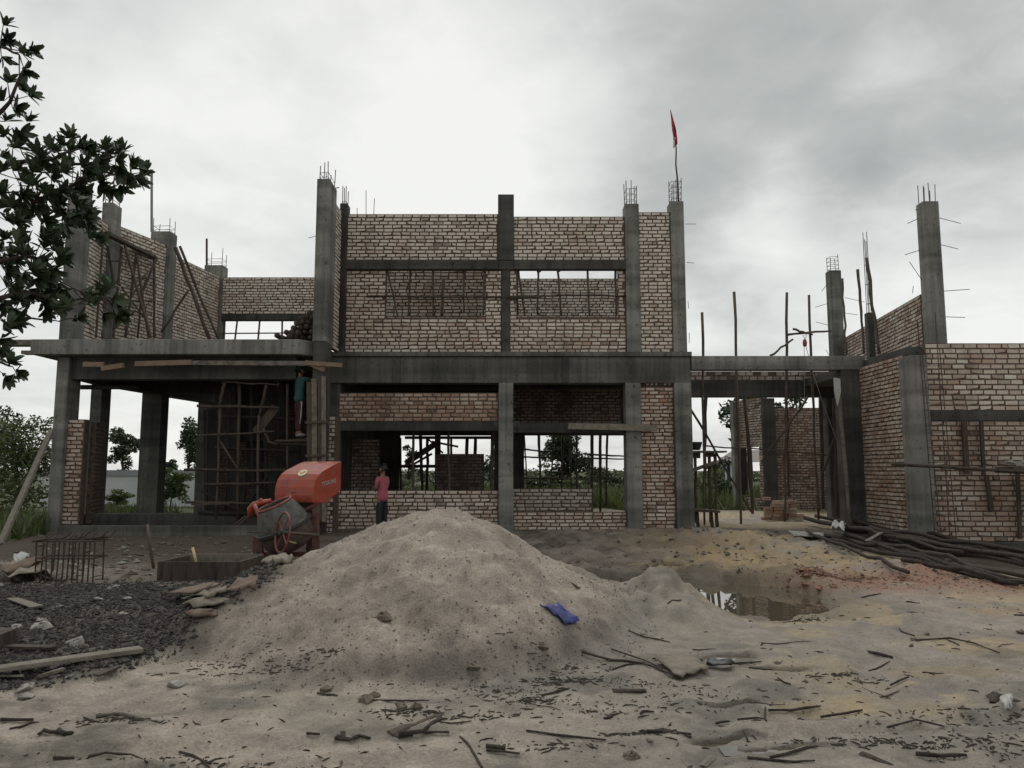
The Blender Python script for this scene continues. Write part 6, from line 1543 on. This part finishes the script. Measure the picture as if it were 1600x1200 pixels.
# ---- wooden mortar trough
tg = empty('mortar_trough', G(318, 905), 'dark open wooden mortar trough on the ground left of the mixer', 'trough')
YG = 11.3; zg = float(hgt(-4.6, YG)); x0, x1 = xat(245, 900, YG), xat(374, 900, YG); ht = .27
MB().box(x0, x1, YG, YG + .03, zg - .05, zg + ht).build('front_board', wood_dark, tg)
MB().box(x0 + .08, x1 + .06, YG + .85, YG + .88, zg, zg + ht + .02).build('back_board', wood_grey, tg)
MB().prism([(x0, YG + .032, zg), (x0 + .03, YG + .032, zg), (x0 + .11, YG + .848, zg), (x0 + .08, YG + .848, zg)], (0, 0, ht)).build('end_board', wood_dark, tg)
MB().prism([(x1 - .03, YG + .032, zg), (x1, YG + .032, zg), (x1 + .06, YG + .848, zg), (x1 + .03, YG + .848, zg)], (0, 0, ht)).build('end_board', wood_dark, tg)
MB().prism([(x0 + .03, YG + .04, zg + .06), (x1 - .03, YG + .04, zg + .06), (x1 + .03, YG + .84, zg + .09), (x0 + .1, YG + .84, zg + .09)], (0, 0, .05)).build('mortar_fill', stone_d, tg)
hd = MB().tube([at(307.5, 883, YG + .45), at(301, 856, YG + .55)], .022, n=8).build('tool_handle', straw_m, smooth=True); single(hd, 'pale wooden tool handle sticking up from the mortar trough', 'tool')
ib = MB().tube([at(240, 888, 11.8), at(234, 850, 11.9), at(230, 820, 12)], .022, n=7).build('iron_stake', steel, smooth=True); single(ib, 'dark stake standing in the soil between rebar cage and trough', 'stake')
# ---- rebar cage at left
cg = empty('rebar_cage', G(108, 908), 'short rusty rebar cage standing on the ground at left', 'rebar cage')
YC = 11.2; zc = float(hgt(-6.3, YC)); X0, X1 = xat(56, 890, YC), xat(146, 890, YC)
for i in range(12):
    for (dy, off) in ((0, 0), (.36, .03)):
        if dy and i % 2: continue
        x = X0 + (X1 - X0) * i / 11 + off
        rod('rebar', (x, YC + dy, zc - .05), (x + random.uniform(-.02, .02), YC + dy, zc + .60 + random.uniform(-.05, .05)), .012, steel, cg)
for zz in (.34, .58): MB().tube([(X0, YC - .015, zc + zz), (X1, YC - .015, zc + zz), (X1, YC + .36, zc + zz), (X0, YC + .36, zc + zz), (X0, YC - .016, zc + zz)], .013, n=5).build('hoop', steel, cg)
for k in range(9):
    x = X0 + (X1 - X0) * k / 8; y = YC + random.uniform(-.05, .4)
    MB().tube([(x - .12, y, zc + .56 + random.uniform(0, .05)), (x + .06, y, zc + .62), (x + .1, y + .06, zc + .66 + random.uniform(0, .06))], .014, n=5).build('bent_rebar', steel, cg)
# ---- log pile along the right wing
logs = [((1258, 820), (1505, 884), .070, .34), ((1262, 836), (1420, 908), .055, .16), ((1275, 818), (1560, 880), .065, .42), ((1280, 824), (1600, 900), .070, .22), ((1300, 830), (1640, 905), .075, .30), ((1310, 826), (1640, 890), .060, .44), ((1320, 842), (1600, 912), .065, .10), ((1290, 842), (1640, 925), .070, .06), ((1340, 838), (1600, 890), .055, .32), ((1360, 838), (1680, 900), .065, .38), ((1300, 848), (1590, 920), .060, .03), ((1380, 852), (1700, 915), .07, .20), ((1420, 862), (1720, 912), .06, .30), ((1410, 880), (1660, 928), .06, .02)]
for k, (a, b2, r, lf) in enumerate(logs):
    r *= .80
    p, q = G(*a, r + lf * .35), G(*b2, r + lf * .5)
    pts, rad = crooked(p, q, r * .9, r * .6, 9, .05)
    o = MB().tube(pts, rad, n=8, jit=.08).build('log', bark, smooth=True)
    lab = {0: 'dark log ending highest at the left of the log pile', 1: 'broken log forming the lower left edge of the log pile', 2: 'long dark log along the upper edge of the log pile'}.get(k, 'dark muddy log in the pile along the right wing')
    single(o, lab, 'log', 'logs piled along the right wing')
